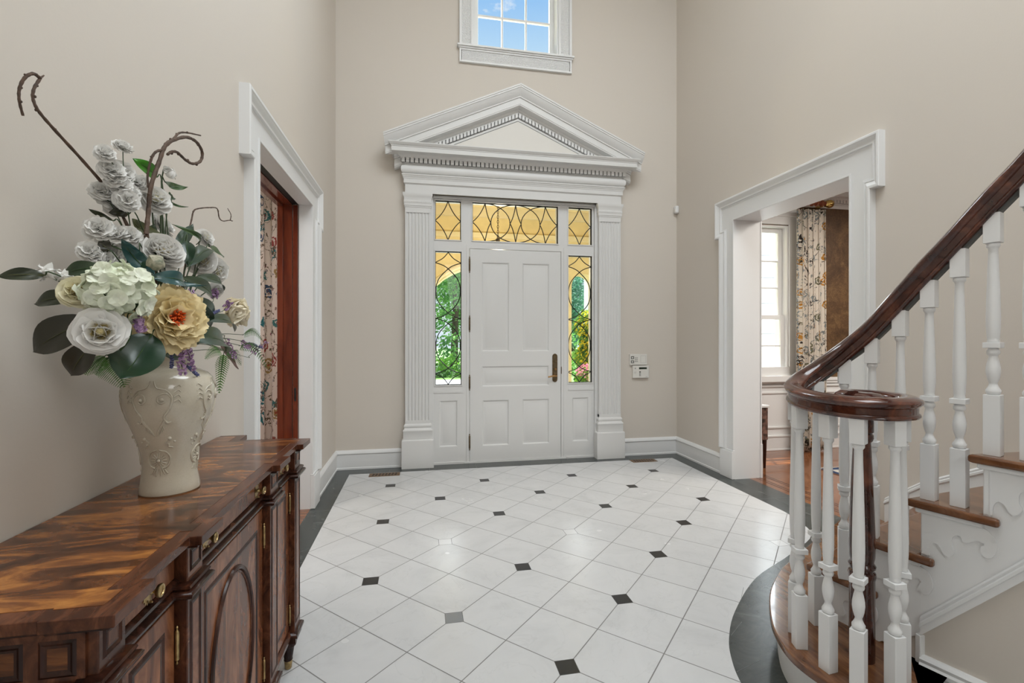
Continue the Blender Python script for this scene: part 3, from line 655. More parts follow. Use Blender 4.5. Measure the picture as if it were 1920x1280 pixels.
wp.box(RX0, RX1, RY - 0.018, RY, 0.775, 0.80).box(RX0, RX1, RY - 0.032, RY, 0.845, 0.885).box(RX0, RX1, RY - 0.022, RY, 0.815, 0.845)
wp.build('wainscot_moulding', 'white', w, angle=None, bevel=0.003)
w = MB().box(RX1, RX1 + 0.1, -4.6, RY + 0.2, 0, RZ).build('wall_right_room_side', 'paper', angle=None); struct(w, 'brown papered side wall of the right room', 'wall')
w = MB().box(RX0, RX1 + 0.1, -4.7, -4.6, 0, RZ).build('wall_right_room_rear', 'paper', angle=None); struct(w, 'brown papered rear wall of the right room', 'wall')
w = MB().box(RX0, RX1 + 0.1, -4.7, RY + 0.2, RZ, RZ + 0.1).build('ceiling_right_room', 'ceiling', angle=None); struct(w, 'white ceiling of the right room', 'ceiling')
cw = MB()
for d, z0, z1 in ((0.018, 2.99, 3.03), (0.03, 3.03, 3.05), (0.05, 3.09, 3.12), (0.10, 3.12, 3.18), (0.14, 3.18, 3.25), (0.17, 3.25, 3.30)): cw.box(RX0, RX1, RY - d, RY, z0, z1)
for i in range(90):
    x = RX0 + 0.02 + i * 0.045; cw.box(x, x + 0.028, RY - 0.052, RY, 3.052, 3.09)
for d, z0, z1 in ((0.022, 2.872, 2.915), (0.012, 2.915, 2.955), (0.026, 2.955, 2.985)): cw.box(RX0, 5.42, RY - d, RY, z0, z1)
struct(cw.build('trim_4', 'white', angle=None, bevel=0.003), 'white dentil crown moulding over the right room window', 'crown moulding')
wd = thing('window_7', (4.835, RY, rwin[2]), 'bright white double hung window in the right room', 'window', kind='structure')
x0, x1, z0, z1 = rwin
MB().frame(x0 - 0.11, x1 + 0.11, z0 - 0.02, z1 + 0.12, 0.11, RY - 0.02, RY).frame(x0 - 0.115, x1 + 0.115, z0 - 0.02, z1 + 0.125, 0.02, RY - 0.035, RY).build('casing', 'white', wd, angle=None, bevel=0.003)
MB().box(x0 - 0.13, x1 + 0.13, RY - 0.07, RY + 0.05, z0 - 0.09, z0 - 0.015).build('sill', 'white', wd, angle=None, bevel=0.004)
MB().frame(x0, x1, z0, z1, 0.02, RY, RY + 0.2).build('frame', 'white', wd, angle=None)
us = MB().frame(x0 + 0.02, x1 - 0.02, 1.61, z1 - 0.02, 0.055, RY + 0.08, RY + 0.11)
ls = MB().frame(x0 + 0.02, x1 - 0.02, z0 + 0.0, 1.655, 0.055, RY + 0.04, RY + 0.07)
ux0, ux1 = x0 + 0.075, x1 - 0.075; q = (ux1 - ux0) / 3
for i in (1, 2):
    us.box(ux0 + q * i - 0.013, ux0 + q * i + 0.013, RY + 0.085, RY + 0.105, 1.66, z1 - 0.07); ls.box(ux0 + q * i - 0.013, ux0 + q * i + 0.013, RY + 0.045, RY + 0.065, z0 + 0.05, 1.60)
for z in (1.992, 2.322): us.box(ux0, ux1, RY + 0.085, RY + 0.105, z - 0.011, z + 0.011)
ls.box(ux0, ux1, RY + 0.045, RY + 0.065, 1.265, 1.287)
us.build('upper_sash', 'white', wd, angle=None, bevel=0.003); ls.build('lower_sash', 'white', wd, angle=None, bevel=0.003)
MB().box(ux0 - 0.01, ux1 + 0.01, RY + 0.094, RY + 0.097, 1.65, z1 - 0.06).build('glass_pane', 'glass', wd, angle=None)
MB().box(ux0 - 0.01, ux1 + 0.01, RY + 0.054, RY + 0.057, z0 + 0.04, 1.61).build('glass_pane', 'glass', wd, angle=None)

LX = -WT
w = wall_cells(MB(), FY, -4.2, LX, 0, 3.2, RY, RY + 0.2, [(-1.75, -0.62, 0.7, 2.6)]).build('wall_left_room_front', 'wall', angle=None); struct(w, 'cream wall with a window in the left room', 'wall')
w = MB().box(-4.3, -4.2, -4.5, RY + 0.2, 0, 3.2).box(-4.3, LX, -4.5, -4.4, 0, 3.2).build('wall_left_room_side', 'wall', angle=None); struct(w, 'cream side walls of the left room', 'wall')
w = MB().box(-4.3, LX, -4.5, RY + 0.2, 3.2, 3.3).build('ceiling_left_room', 'ceiling', angle=None); struct(w, 'white ceiling of the left room', 'ceiling')
wl = thing('window_8', (-1.2, RY, 0.7), 'white window behind the printed curtain of the left room', 'window', kind='structure')
m_ = MB().frame(-1.75, -0.62, 0.7, 2.6, 0.06, RY + 0.04, RY + 0.08).box(-1.73, -0.64, RY + 0.045, RY + 0.075, 1.63, 1.68)
for x in (-1.40, -0.98): m_.box(x, x + 0.02, RY + 0.05, RY + 0.07, 0.74, 2.56)
m_.build('sash', 'white', wl, angle=None)
MB().box(-1.73, -0.64, RY + 0.058, RY + 0.061, 0.72, 2.58).build('glass_pane', 'glass', wl, angle=None)
# ---------------------------------------------------------------- staircase
def zt(k): return 0.172 + (k - 1) * 0.2005
RI = {2: (2.600, -3.390), 3: (2.645, -3.575), 4: (2.698, -3.742), 5: (2.757, -3.900), 6: (2.808, -4.058), 7: (2.850, -4.220), 8: (2.878, -4.385), 9: (2.890, -4.552), 10: (2.885, -4.72)}
RO_ = {2: (RW, -2.85), 3: (RW, -3.21), 4: (RW, -3.57), 5: (RW, -3.93), 6: (RW, -4.29), 7: (RW, -4.65), 8: (RW, -5.0), 9: (RW, -5.36), 10: (RW, -5.7)}
stair = thing('staircase', (2.9, -3.7, 0), 'curved white staircase with brown oak treads and scrolled brackets', 'staircase')
# first step with its rounded end
k1 = 1.021
def far(p): return (0.876 + (p[0] - 0.876) * k1, -5.184 + (p[1] + 5.184) * k1)
edge = [(3.866, -2.36)] + [far(p) for p in ((3.27, -2.722), (2.752, -3.021), (2.64, -3.097), (2.50, -3.215), (2.403, -3.320), (2.311, -3.444), (2.266, -3.526), (2.234, -3.615), (2.226, -3.691), (2.243, -3.789), (2.30, -3.885), (2.39, -3.945), (2.49, -3.945), (2.580, -3.870), (2.645, -3.771), (2.70, -3.70))]
ed = smooth_path([(x, y, 0) for x, y in edge], 5)
def offset(path, d):
    out = []
    for i, p in enumerate(path):
        t = (path[min(i + 1, len(path) - 1)] - path[max(i - 1, 0)]).normalized(); out.append(Vector((p.x - t.y * d, p.y + t.x * d, 0)))
    return out
ins = [Vector((min(p.x, RW - 0.003), p.y, 0)) for p in offset(ed, 0.032)]
tail = [Vector((RI[4][0] + 0.05, RI[4][1], 0)), Vector((RI[3][0] + 0.05, RI[3][1], 0)), Vector((RI[2][0] + 0.06, RI[2][1] - 0.02, 0)), Vector((RW - 0.002, -2.9, 0))]
def slab(path, z0, z1): return MB().prism([(p.x, p.y) for p in path], lambda a, b, d: (a, b, d), z0, z1)
slab(ed + tail, zt(1) - 0.030, zt(1)).build('tread', 'oak', stair, angle=30, bevel=0.009)
slab(ins + tail, 0.0, zt(1) - 0.030).build('riser', 'white', stair, angle=30)
slab([Vector((min(p.x, RW - 0.003), p.y, 0)) for p in offset(ed, 0.020)] + tail, zt(1) - 0.048, zt(1) - 0.029).build('cove_moulding', 'white', stair, angle=30, bevel=0.005)
def V2(p): return Vector((p[0], p[1], 0))
OUTW = 0.030
for k in range(2, 10):
    a, b, c, d = V2(RI[k]), V2(RO_[k]), V2(RO_[k + 1]), V2(RI[k + 1])
    fdir = (b - a).normalized(); fn_ = Vector((-fdir.y, fdir.x, 0)); fn_ = fn_ if fn_.y > 0 else -fn_
    sdir = (d - a).normalized(); on = Vector((sdir.y, -sdir.x, 0)); on = on if on.x < 0 else -on
    z = zt(k); cut = 0.012
    f0 = a + on * OUTW + fn_ * 0.042; e0 = d + on * OUTW + sdir * 0.045; wall = Vector((RW - 0.004, 0, 0))
    pts = [f0, Vector((RW - 0.004, b.y + 0.032, 0)), Vector((RW - 0.004, c.y, 0)), d + fdir * 0.02, d + on * 0.002 + sdir * 0.0, e0 + (-on) * (OUTW - 0.002), e0]
    slab(pts, z - 0.030, z).build('tread', 'oak', stair, angle=30, bevel=0.010)
    cvp = [a + on * 0.014 + fn_ * 0.016, Vector((RW - 0.004, b.y + 0.016, 0)), Vector((RW - 0.004, b.y - 0.05, 0)), a + fdir * 0.03 - fn_ * 0.05, d + fdir * 0.03, d + on * 0.014]
    slab(cvp, z - 0.046, z - 0.029).build('cove_moulding', 'white', stair, angle=30, bevel=0.004)
    zlo = zt(k - 1)
    MB().add([a + Vector((0, 0, zlo)), Vector((RW - 0.004, b.y, zlo)), Vector((RW - 0.004, b.y, z - 0.03)), a + Vector((0, 0, z - 0.03)),
              a - fn_ * 0.02 + Vector((0, 0, zlo)), Vector((RW - 0.004, b.y - 0.02, zlo)), Vector((RW - 0.004, b.y - 0.02, z - 0.03)), a - fn_ * 0.02 + Vector((0, 0, z - 0.03))],
             [(0, 1, 2, 3), (7, 6, 5, 4), (0, 3, 7, 4), (3, 2, 6, 7)]).build('riser', 'white', stair, angle=None)
    # scroll bracket below the tread end, raised on the stringer
    L = (d - a).length; zb = z - 0.046
    key = [(0.145, -0.150), (0.16, -0.118), (0.23, -0.100), (0.32, -0.106), (0.37, -0.126), (0.45, -0.133), (0.53, -0.124), (0.57, -0.108), (0.525, -0.088), (0.53, -0.064), (0.58, -0.051), (0.66, -0.050), (0.70, -0.064), (0.76, -0.066), (0.86, -0.055), (0.95, -0.049), (1.02, -0.055), (0.975, -0.066), (0.975, -0.086), (1.04, -0.098), (1.13, -0.092), (1.20, -0.068), (1.20, -0.040), (1.15, -0.018), (1.08, -0.006)]
    sh = [(0.02, 0.0), (0.02, -0.150)] + [(p.x, p.y) for p in smooth_path([(q_, r_, 0) for q_, r_ in key], 4)] + [(1.0, 0.0)]
    lowest = zt(1) + 0.002
    MB().prism(sh, lambda p, q, dd: tuple(a + sdir * (p * L) + on * dd + Vector((0, 0, max(zb + q, lowest)))), 0.0005, 0.005).build('scroll_bracket', 'white', stair, angle=None)
# stringer: stepped white face, with a sloping lower edge and the cream wall panel under it
def zlow(k): return max(zt(k) - 0.50, 0.0)
keys = list(range(2, 11))
def ring_on(k, z, off=0.0):
    p = V2(RI[k]); q = V2(RI[min(k + 1, 10)]) - V2(RI[max(k - 1, 2)]); q.normalize(); on = Vector((q.y, -q.x, 0)); on = on if on.x < 0 else -on
    v = p + on * off; return (v.x, v.y, z)
sm = MB()
for k in keys[:-1]:
    zl0 = zt(1) - 0.03 if k < 4 else zlow(k); zl1 = zt(1) - 0.03 if k + 1 < 4 else zlow(k + 1); top = zt(k) - 0.03
    A0, A1 = ring_on(k, zl0), ring_on(k + 1, zl1)
    sm.add([A0, A1, ring_on(k + 1, top), ring_on(k, top)], [(0, 1, 2, 3)])
    sm.add([ring_on(k, zl0, -0.04), ring_on(k + 1, zl1, -0.04), ring_on(k + 1, top, -0.04), ring_on(k, top, -0.04), A0, A1], [(3, 2, 1, 0), (0, 1, 5, 4)])
sm.build('stringer', 'white', stair, angle=25)
sl_ = MB()
P = [(ring_on(k, 0)[0], ring_on(k, 0)[1], zlow(k)) for k in range(4, 11)]
sl_.sweep(P, [(-0.02, 0.0), (0.012, 0.0), (0.012, 0.030), (0.016, 0.034), (0.016, 0.046), (0.010, 0.052), (0.013, 0.062), (0.008, 0.070), (-0.02, 0.070)])
sl_.build('stringer_moulding', 'white', stair, angle=30)
pn = MB()
for k in range(4, 10): pn.add([ring_on(k, 0.0, -0.004), ring_on(k + 1, 0.0, -0.004), ring_on(k + 1, zlow(k + 1) + 0.02, -0.004), ring_on(k, zlow(k) + 0.02, -0.004)], [(0, 1, 2, 3)])
p4, p3 = V2(RI[4]), V2(RI[3]);
pn.add([(p3.x + 0.02, p3.y, 0), (p4.x + 0.003, p4.y, 0), (p4.x + 0.003, p4.y, 0.29), (p3.x + 0.02, p3.y, 0.29)], [(0, 1, 2, 3)])
pn.build('spandrel_panel', 'wall', stair, angle=25)
bb = MB(); B = [ring_on(k, 0) for k in range(4, 11)]
bb.sweep(B, [(-0.02, 0.0), (0.020, 0.0), (0.020, 0.018), (0.014, 0.022), (0.014, 0.150), (0.022, 0.158), (0.022, 0.172), (0.016, 0.180), (0.018, 0.192), (0.008, 0.204), (-0.02, 0.204)])
bb.build('spandrel_baseboard', 'white', stair, angle=30)
MB().box(RI[4][0] - 0.014, RI[4][0] + 0.012, RI[4][1] - 0.008, RI[4][1] + 0.012, 0.15, 0.275).build('panel_stop', 'white', stair, angle=None, bevel=0.004)
# skirting that climbs the wall beside the treads
sk = MB(); sp_ = [(RW, -2.60, zt(1)), (RW, -2.66, zt(1) + 0.02)] + [(RW, RO_[k][1] + 0.02, zt(k) - 0.03) for k in range(2, 11)]
sk.sweep([(RW, -2.597, zt(1) - 0.005)] + [(RW, y + 0.0, z) for _, y, z in sp_[2:]], [(-0.0, 0.0), (0.016, 0.0), (0.016, 0.115), (0.024, 0.124), (0.024, 0.136), (0.016, 0.142), (0.018, 0.152), (0.008, 0.162), (0.0, 0.164)])
sk.build('wall_skirting', 'white', stair, angle=30)

# ---------------------------------------------------------------- balustrade
bal = thing('balustrade', (2.5, -3.67, 0), 'dark mahogany handrail ending in a scroll above white turned balusters', 'balustrade')
rail_pts = [(3.02, -4.86, 3.03), (3.00, -4.70, 2.83), (2.975, -4.54, 2.63), (2.948, -4.375, 2.42), (2.905, -4.215, 2.21), (2.862, -4.10, 2.04), (2.824, -3.984, 1.888), (2.794, -3.901, 1.783), (2.764, -3.819, 1.675), (2.735, -3.739, 1.572), (2.706, -3.658, 1.465), (2.668, -3.575, 1.357), (2.612, -3.500, 1.268), (2.53, -3.458, 1.196), (2.445, -3.456, 1.150), (2.372, -3.50, 1.122), (2.327, -3.577, 1.108), (2.315, -3.67, 1.100), (2.327, -3.765, 1.098), (2.364, -3.836, 1.098), (2.440, -3.865, 1.098), (2.522, -3.846, 1.098), (2.576, -3.784, 1.098), (2.588, -3.708, 1.098), (2.562, -3.642, 1.099), (2.512, -3.620, 1.100), (2.468, -3.644, 1.101), (2.462, -3.682, 1.102)]
prof = [(0.020, 0.0), (0.027, 0.002), (0.030, 0.008), (0.028, 0.014), (0.023, 0.018), (0.0235, 0.038), (0.029, 0.043), (0.035, 0.050), (0.0365, 0.057), (0.033, 0.064), (0.026, 0.068), (0.018, 0.073), (0.009, 0.0755)]
prof = prof + [(-a, b) for a, b in reversed(prof)]
RP = smooth_path(rail_pts, 7)
rl = MB().sweep(RP, prof, tall=True)
rl.build('handrail', 'rail', bal, angle=38)
ey = MB().lathe([(0.052, 0.0), (0.055, 0.012), (0.050, 0.018), (0.052, 0.040), (0.058, 0.050), (0.058, 0.062), (0.046, 0.070), (0.020, 0.0735), (0.001, 0.0735)], (2.508, -3.690, 1.098), 24); ey.build('volute_eye', 'rail', bal)
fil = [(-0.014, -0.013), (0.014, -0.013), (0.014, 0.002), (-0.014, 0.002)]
MB().sweep(RP[:14 * 7], fil).build('rail_fillet', mat('shade_grey_fillet', (0.09, 0.095, 0.09), 0.5), bal, angle=None)  # dark grey puts the shade under the rail into the colour
import bisect
def rail_z(x, y): return min(RP[:160], key=lambda p: (p.x - x) ** 2 + (p.y - y) ** 2).z
SQ = 0.0215
def baluster_mesh(H, rake):
    mb = MB(); s = SQ
    mb.box(-s, s, -s, s, 0, 0.207)
    pr = [(s * 0.72, 0.207), (0.0195, 0.213), (0.020, 0.222), (0.0145, 0.232), (0.0115, 0.240), (0.0105, 0.246), (0.0130, 0.252), (0.0170, 0.268), (0.0192, 0.286), (0.0185, 0.302), (0.0150, 0.322), (0.0118, 0.336), (0.0120, 0.340), (0.0165, 0.345), (0.0182, 0.352), (0.0165, 0.358), (0.0135, 0.362), (0.0135, 0.366)]
    mb.lathe(pr, (0, 0, 0), 16)
    mb.box(-s * 1.04, s * 1.04, -s * 1.04, s * 1.04, 0.366, 0.385)
    T = H - 0.085; L = T - 0.40
    pr = [(0.0155, 0.385), (0.0165, 0.389), (0.0150, 0.395), (0.0160, 0.40), (0.0185, 0.40 + L * 0.10), (0.0190, 0.40 + L * 0.20), (0.0180, 0.40 + L * 0.38), (0.0158, 0.40 + L * 0.60), (0.0132, 0.40 + L * 0.86), (0.0128, T - 0.020), (0.0145, T - 0.017), (0.0180, T - 0.012), (0.0182, T - 0.006), (0.0165, T)]
    mb.lathe(pr, (0, 0, 0), 16)
    mb.box(-s, s, -s, s, T, H + rake)
    return mb
BAL = [('on the second tread', 2, 2.612, -3.500), ('first on the third tread', 3, 2.668, -3.575), ('second on the third tread', 3, 2.706, -3.658), ('first on the fourth tread', 4, 2.737, -3.741), ('second on the fourth tread', 4, 2.766, -3.821), ('first on the fifth tread', 5, 2.796, -3.903), ('second on the fifth tread', 5, 2.826, -3.986), ('sixth', 6, 2.857, -4.07), ('sixth', 6, 2.888, -4.15), ('seventh', 7, 2.918, -4.24), ('seventh', 7, 2.940, -4.33), ('eighth', 8, 2.958, -4.42), ('eighth', 8, 2.970, -4.50), ('ninth', 9, 2.982, -4.58), ('ninth', 9, 2.995, -4.66),
       ('', 1, 2.512, -3.462), ('', 1, 2.378, -3.496), ('', 1, 2.325, -3.580), ('', 1, 2.325, -3.712), ('', 1, 2.346, -3.814), ('', 1, 2.440, -3.862), ('', 1, 2.538, -3.804)]
for i, (lb, k, x, y) in enumerate(BAL):
    i0 = min(range(len(RP)), key=lambda j: (RP[j].x - x) ** 2 + (RP[j].y - y) ** 2 + (0 if k > 1 else (0 if RP[j].z < 1.25 else 9)))
    z = RP[i0].z; t = RP[min(i0 + 1, len(RP) - 1)] - RP[max(i0 - 1, 0)]
    H_ = z - zt(k); o = baluster_mesh(H_, 0.016 if k > 1 else 0.004).build('baluster', 'white', bal, angle=35, bevel=0.0015)
    o.location = Vector((x, y, zt(k))) - origin(bal); o.rotation_euler = (0, 0, math.atan2(t.y, t.x))
nw = MB().lathe([(0.041, 0.0), (0.041, 0.300), (0.043, 0.306), (0.045, 0.316), (0.043, 0.326), (0.036, 0.332), (0.036, 0.338), (0.043, 0.344), (0.044, 0.352), (0.039, 0.360), (0.037, 0.366), (0.041, 0.385), (0.042, 0.42), (0.040, 0.50), (0.034, 0.68), (0.0285, 0.80), (0.028, 0.812), (0.033, 0.818), (0.037, 0.828), (0.036, 0.840), (0.031, 0.846), (0.037, 0.852), (0.037, 0.945)], (2.505, -3.680, zt(1)), 24)
nw.build('newel_post', 'rail', bal)
# ---------------------------------------------------------------- sideboard
sb = thing('sideboard', (0.20, -3.65, 0), 'flame mahogany breakfront sideboard standing against the left wall', 'sideboard')
YN, YF_ = -4.340, -3.010      # near and far ends
XP, XR = 0.405, 0.380         # top edge over the posts and between them
PO = [(-4.340, -4.222), (-4.040, -3.925), (-3.455, -3.325), (-3.135, -3.010)]   # the four posts along y
TZ0, TZ1 = 0.921, 0.942
def top_outline(o):
    """top outline, pulled in by o"""
    r = [(0.004, YN - 0.0 + (0.125 - 0.125)), (0.004, YN)]
    pts = [(0.005, YN - 0.118 + o), (0.118 - o, YN - 0.118 + o), (0.118 - o, YN - 0.012 + o) if False else (0.130 - o, YN - 0.004 + o)]
    pts = [(0.005, YN - 0.125 + o), (0.120 - o, YN - 0.125 + o), (0.120 - o, YN + 0.004 + o), (0.300, YN + 0.004 + o), (0.300, YN + o), (XP - o, YN + o)]
    for i, (a, b) in enumerate(PO):
        if i: pts.append((XP - o, a + o))
        if i < 3: pts += [(XP - o, b - o), (XR - o, b - o), (XR - o, PO[i + 1][0] + o)]
    pts += [(XP - o, YF_ - o), (0.345, YF_ - o), (0.345, YF_ + 0.012 - o), (0.122 - o, YF_ + 0.012 - o), (0.112 - o, YF_ + 0.125 - o), (0.005, YF_ + 0.125 - o)]
    return pts
UP = lambda a, b, d: (a, b, d)
MB().prism(top_outline(0.0), UP, TZ0, TZ1).build('top', 'band', sb, angle=None, bevel=0.004)
MB().prism(top_outline(0.034), UP, TZ1 - 0.002, TZ1 + 0.0006).build('top_veneer', 'flame', sb, angle=None)
MB().prism(top_outline(0.014), UP, TZ0 - 0.010, TZ0 + 0.001).build('top_moulding', 'dark_wood', sb, angle=None, bevel=0.003)
# carcass
XB, XC = 0.368, 0.340          # post face, carcass face
ZW, ZB = 0.800, 0.155          # waist, bottom of the doors
c = MB().box(0.012, XC, YN + 0.030, YF_ - 0.022, 0.135, TZ0 - 0.008).box(0.012, 0.095, YN - 0.09, YF_ + 0.09, 0.135, TZ0 - 0.008)
c.build('carcass', 'dark_wood', sb, angle=None)
def bevel_panel(mb, fn, a0, a1, b0, b1, w, dep):
    """sunk panel with a sloping frame; fn(a, b, d) with d pointing out"""
    vs = []
    for t, d in ((0.0, 0.0), (w * 0.35, 0.0025), (w * 0.7, 0.0), (w, -dep)): vs += [fn(a0 + t, b0 + t, d), fn(a1 - t, b0 + t, d), fn(a1 - t, b1 - t, d), fn(a0 + t, b1 - t, d)]
    fs = [(i * 4 + k, i * 4 + (k + 1) % 4, (i + 1) * 4 + (k + 1) % 4, (i + 1) * 4 + k) for i in range(3) for k in range(4)]
    return mb.add(vs, fs)
WAIST = [(0.0, 0.0), (0.010, 0.002), (0.017, 0.007), (0.019, 0.013), (0.015, 0.018), (0.009, 0.021), (0.012, 0.026), (0.010, 0.031), (0.004, 0.034), (0.0, 0.036)]
def front_run(mb, x, y0, y1, z, prof, ret=True):
    """moulding along the front at x from y0 to y1 with short returned ends"""
    vs = []
    for d, h in prof:
        e = d if ret else 0.0; vs += [(x - 0.028, y0 - e, z + h), (x + d, y0 - e, z + h), (x + d, y1 + e, z + h), (x - 0.028, y1 + e, z + h)]
    n = len(prof)
    return mb.add(vs, [(i * 4 + k, i * 4 + k + 1, (i + 1) * 4 + k + 1, (i + 1) * 4 + k) for i in range(n - 1) for k in range(3)] + [(0, 1, 2, 3), tuple(range((n - 1) * 4, n * 4))])
for i, (a, b) in enumerate(PO):
    a, b = a + 0.020, b - 0.020; 
    if i == 0: a = YN + 0.026
    if i == 3: b = YF_ - 0.018
    p = MB().box(XC - 0.03, XB, a, b, 0.135, TZ0 - 0.009).build('post', 'band', sb, angle=None, bevel=0.003)
    FR = lambda q, r, d: (XB + d, q, r)
    m = MB(); pl_ = MB()
    for z0, z1 in ((ZW + 0.052, TZ0 - 0.018), (ZB + 0.045, ZW - 0.012)):
        bevel_panel(m, FR, a + 0.010, b - 0.010, z0, z1, 0.014, -0.0008)
        pl_.add([FR(a + 0.022, z0 + 0.012, 0.0006), FR(b - 0.022, z0 + 0.012, 0.0006), FR(b - 0.022, z1 - 0.012, 0.0006), FR(a + 0.022, z1 - 0.012, 0.0006)], [(0, 1, 2, 3)])
    m.build('post_moulding', 'dark_wood', p, angle=None); pl_.build('post_panel', 'flame_v', p, angle=None)
    front_run(MB(), XB, a - 0.002, b + 0.002, ZW, WAIST).build('waist_moulding', 'dark_wood', p, angle=40)
    front_run(MB(), XB, a - 0.002, b + 0.002, 0.128, [(0.0, 0.0), (0.004, 0.0), (0.004, 0.020), (0.012, 0.024), (0.012, 0.034), (0.004, 0.042), (0.0, 0.044)]).build('base_moulding', 'dark_wood', p, angle=40)
    lg = MB().lathe([(0.010, 0.0), (0.0125, 0.004), (0.0145, 0.032), (0.0150, 0.034), (0.0175, 0.038), (0.0165, 0.044), (0.0235, 0.088), (0.024, 0.092), (0.031, 0.098), (0.033, 0.108), (0.030, 0.118), (0.022, 0.122), (0.026, 0.127), (0.024, 0.136)], (XB - 0.036, (a + b) / 2, 0.0), 20).build('leg', 'dark_wood', sb)
    MB().lathe([(0.0108, 0.0005), (0.0135, 0.004), (0.0156, 0.032), (0.0156, 0.035)], (XB - 0.036, (a + b) / 2, 0.0), 20).build('brass_cap', 'brass', lg)
for y in (YN + 0.06, YF_ - 0.06):
    lg = MB().lathe([(0.011, 0.0), (0.015, 0.034), (0.024, 0.09), (0.032, 0.105), (0.024, 0.121), (0.025, 0.136)], (0.06, y, 0.0), 16).build('leg', 'dark_wood', sb)
# drawers and doors between the posts
def knob(par, y, z, x):
    k = MB()
    n = 16; vs = [(x + 0.0045, y, z)]
    for q in range(n * 2):
        an = PI * q / n; rr = 0.0225 if q % 2 else 0.018; vs.append((x + 0.001, y + rr * 0.92 * math.cos(an), z + rr * 1.18 * math.sin(an)))
    k.add(vs, [(0, 1 + q, 1 + (q + 1) % (2 * n)) for q in range(2 * n)])
    k.lathe([(0.0065, 0.0), (0.006, 0.006), (0.004, 0.010), (0.0055, 0.014), (0.0125, 0.0185), (0.0135, 0.022), (0.0125, 0.025), (0.009, 0.0255), (0.008, 0.0235), (0.003, 0.0235), (0.0005, 0.025)], (x, y, z), 18, 'x')
    k.lathe([(0.0005, 0.003), (0.003, 0.003), (0.002, 0.008), (0.0005, 0.009)], (x, y, z + 0.021), 8, 'x'); k.lathe([(0.0005, 0.003), (0.003, 0.003), (0.002, 0.008), (0.0005, 0.009)], (x, y, z - 0.021), 8, 'x')
    k.build('knob', 'brass', par, angle=35)
BAYS = [(PO[0][1] - 0.018, PO[1][0] + 0.018, [0.5]), (PO[1][1] - 0.018, PO[2][0] + 0.018, [0.13, 0.87]), (PO[2][1] - 0.018, PO[3][0] + 0.018, [0.5])]
FC = lambda q, r, d: (XC + d, q, r)
for bi, (a, b, kn) in enumerate(BAYS):
    d = MB().box(XC - 0.01, XC + 0.006, a + 0.006, b - 0.006, ZW + 0.048, TZ0 - 0.012).build('drawer', 'flame_v', sb, angle=None, bevel=0.0025)
    for q in kn: knob(d, a + (b - a) * q, (ZW + TZ0) / 2 + 0.014, XC + 0.006)
    w_ = MB(); front_run(w_, XC, a, b, ZW + 0.004, [(0.0, 0.0), (0.008, 0.001), (0.015, 0.006), (0.016, 0.012), (0.010, 0.016), (0.004, 0.018), (0.007, 0.024), (0.013, 0.030), (0.013, 0.037), (0.006, 0.042), (0.0, 0.044)], ret=False)
    w_.build('drawer_moulding', 'dark_wood', sb, angle=40)
    d = MB().box(XC - 0.01, XC + 0.006, a + 0.006, b - 0.006, ZB + 0.03, ZW - 0.004).build('door', 'flame_v', sb, angle=None, bevel=0.0025)
    F6 = lambda q, r, dd: (XC + 0.006 + dd, q, r)
    mm = MB(); ft = 0.040 if bi != 1 else 0.052
    bevel_panel(mm, F6, a + 0.006 + ft, b - 0.006 - ft, ZB + 0.03 + ft, ZW - 0.004 - ft, 0.018, -0.0002); mm.build('panel_moulding', 'dark_wood', d, angle=None)
    if bi == 1:
        cy, cz, ry, rz = (a + b) / 2 - 0.005, 0.462, 0.150, 0.245
        path = [(XC + 0.0065, cy + ry * math.cos(t), cz + rz * math.sin(t)) for t in [2 * PI * q / 56 for q in range(56)]]
        MB().tube(path, 0.0075, 8, closed=True).build('oval_moulding', 'dark_wood', d)
        path = [(XC + 0.0065, cy + (ry - 0.012) * math.cos(t), cz + (rz - 0.012) * math.sin(t)) for t in [2 * PI * q / 56 for q in range(56)]]
        MB().tube(path, 0.003, 6, closed=True).build('oval_bead', 'band', d)
    for z in (0.70, 0.245):
        MB().lathe([(0.0005, -0.012), (0.003, -0.009), (0.0015, -0.004), (0.0045, 0.0), (0.0045, 0.062), (0.0015, 0.066), (0.003, 0.071), (0.0005, 0.074)], (XC + 0.010, b - 0.004, z - 0.03), 10).build('hinge', 'brass', d)
    front_run(MB(), XC, a - 0.01, b + 0.01, 0.137, [(0.0, 0.0), (0.010, 0.0), (0.010, 0.014), (0.016, 0.018), (0.016, 0.028), (0.008, 0.036), (0.0, 0.038)], ret=False).build('plinth_moulding', 'band', sb, angle=40)
# panelled ends
for s, ye in ((-1, YN + 0.030), (1, YF_ - 0.022)):
    e = MB().box(0.095, XC + 0.012, min(ye, ye + s * 0.008), max(ye, ye + s * 0.008), 0.137, TZ0 - 0.009).build('end_panel', 'band', sb, angle=None)
    FE = lambda q, r, d: (q, ye + s * (0.008 + d), r)
    m = MB(); v = MB()
    for x0, x1 in ((0.125, 0.268), (0.288, 0.340)):
        for z0, z1 in ((ZW + 0.040, TZ0 - 0.022), (ZB + 0.05, ZW - 0.012)):
            bevel_panel(m, FE, x0, x1, z0, z1, 0.012, -0.0006)
            v.add([FE(x0 + 0.011, z0 + 0.011, 0.0004), FE(x1 - 0.011, z0 + 0.011, 0.0004), FE(x1 - 0.011, z1 - 0.011, 0.0004), FE(x0 + 0.011, z1 - 0.011, 0.0004)], [(0, 1, 2, 3)])
    m.build('end_moulding', 'dark_wood', e, angle=None); v.build('end_veneer', 'flame', e, angle=None)
    y0, y1 = sorted((ye, ye + s * 0.020)); MB().box(0.10, XC + 0.015, y0, y1, ZW + 0.002, ZW + 0.030).build('end_waist', 'dark_wood', sb, angle=None, bevel=0.006)
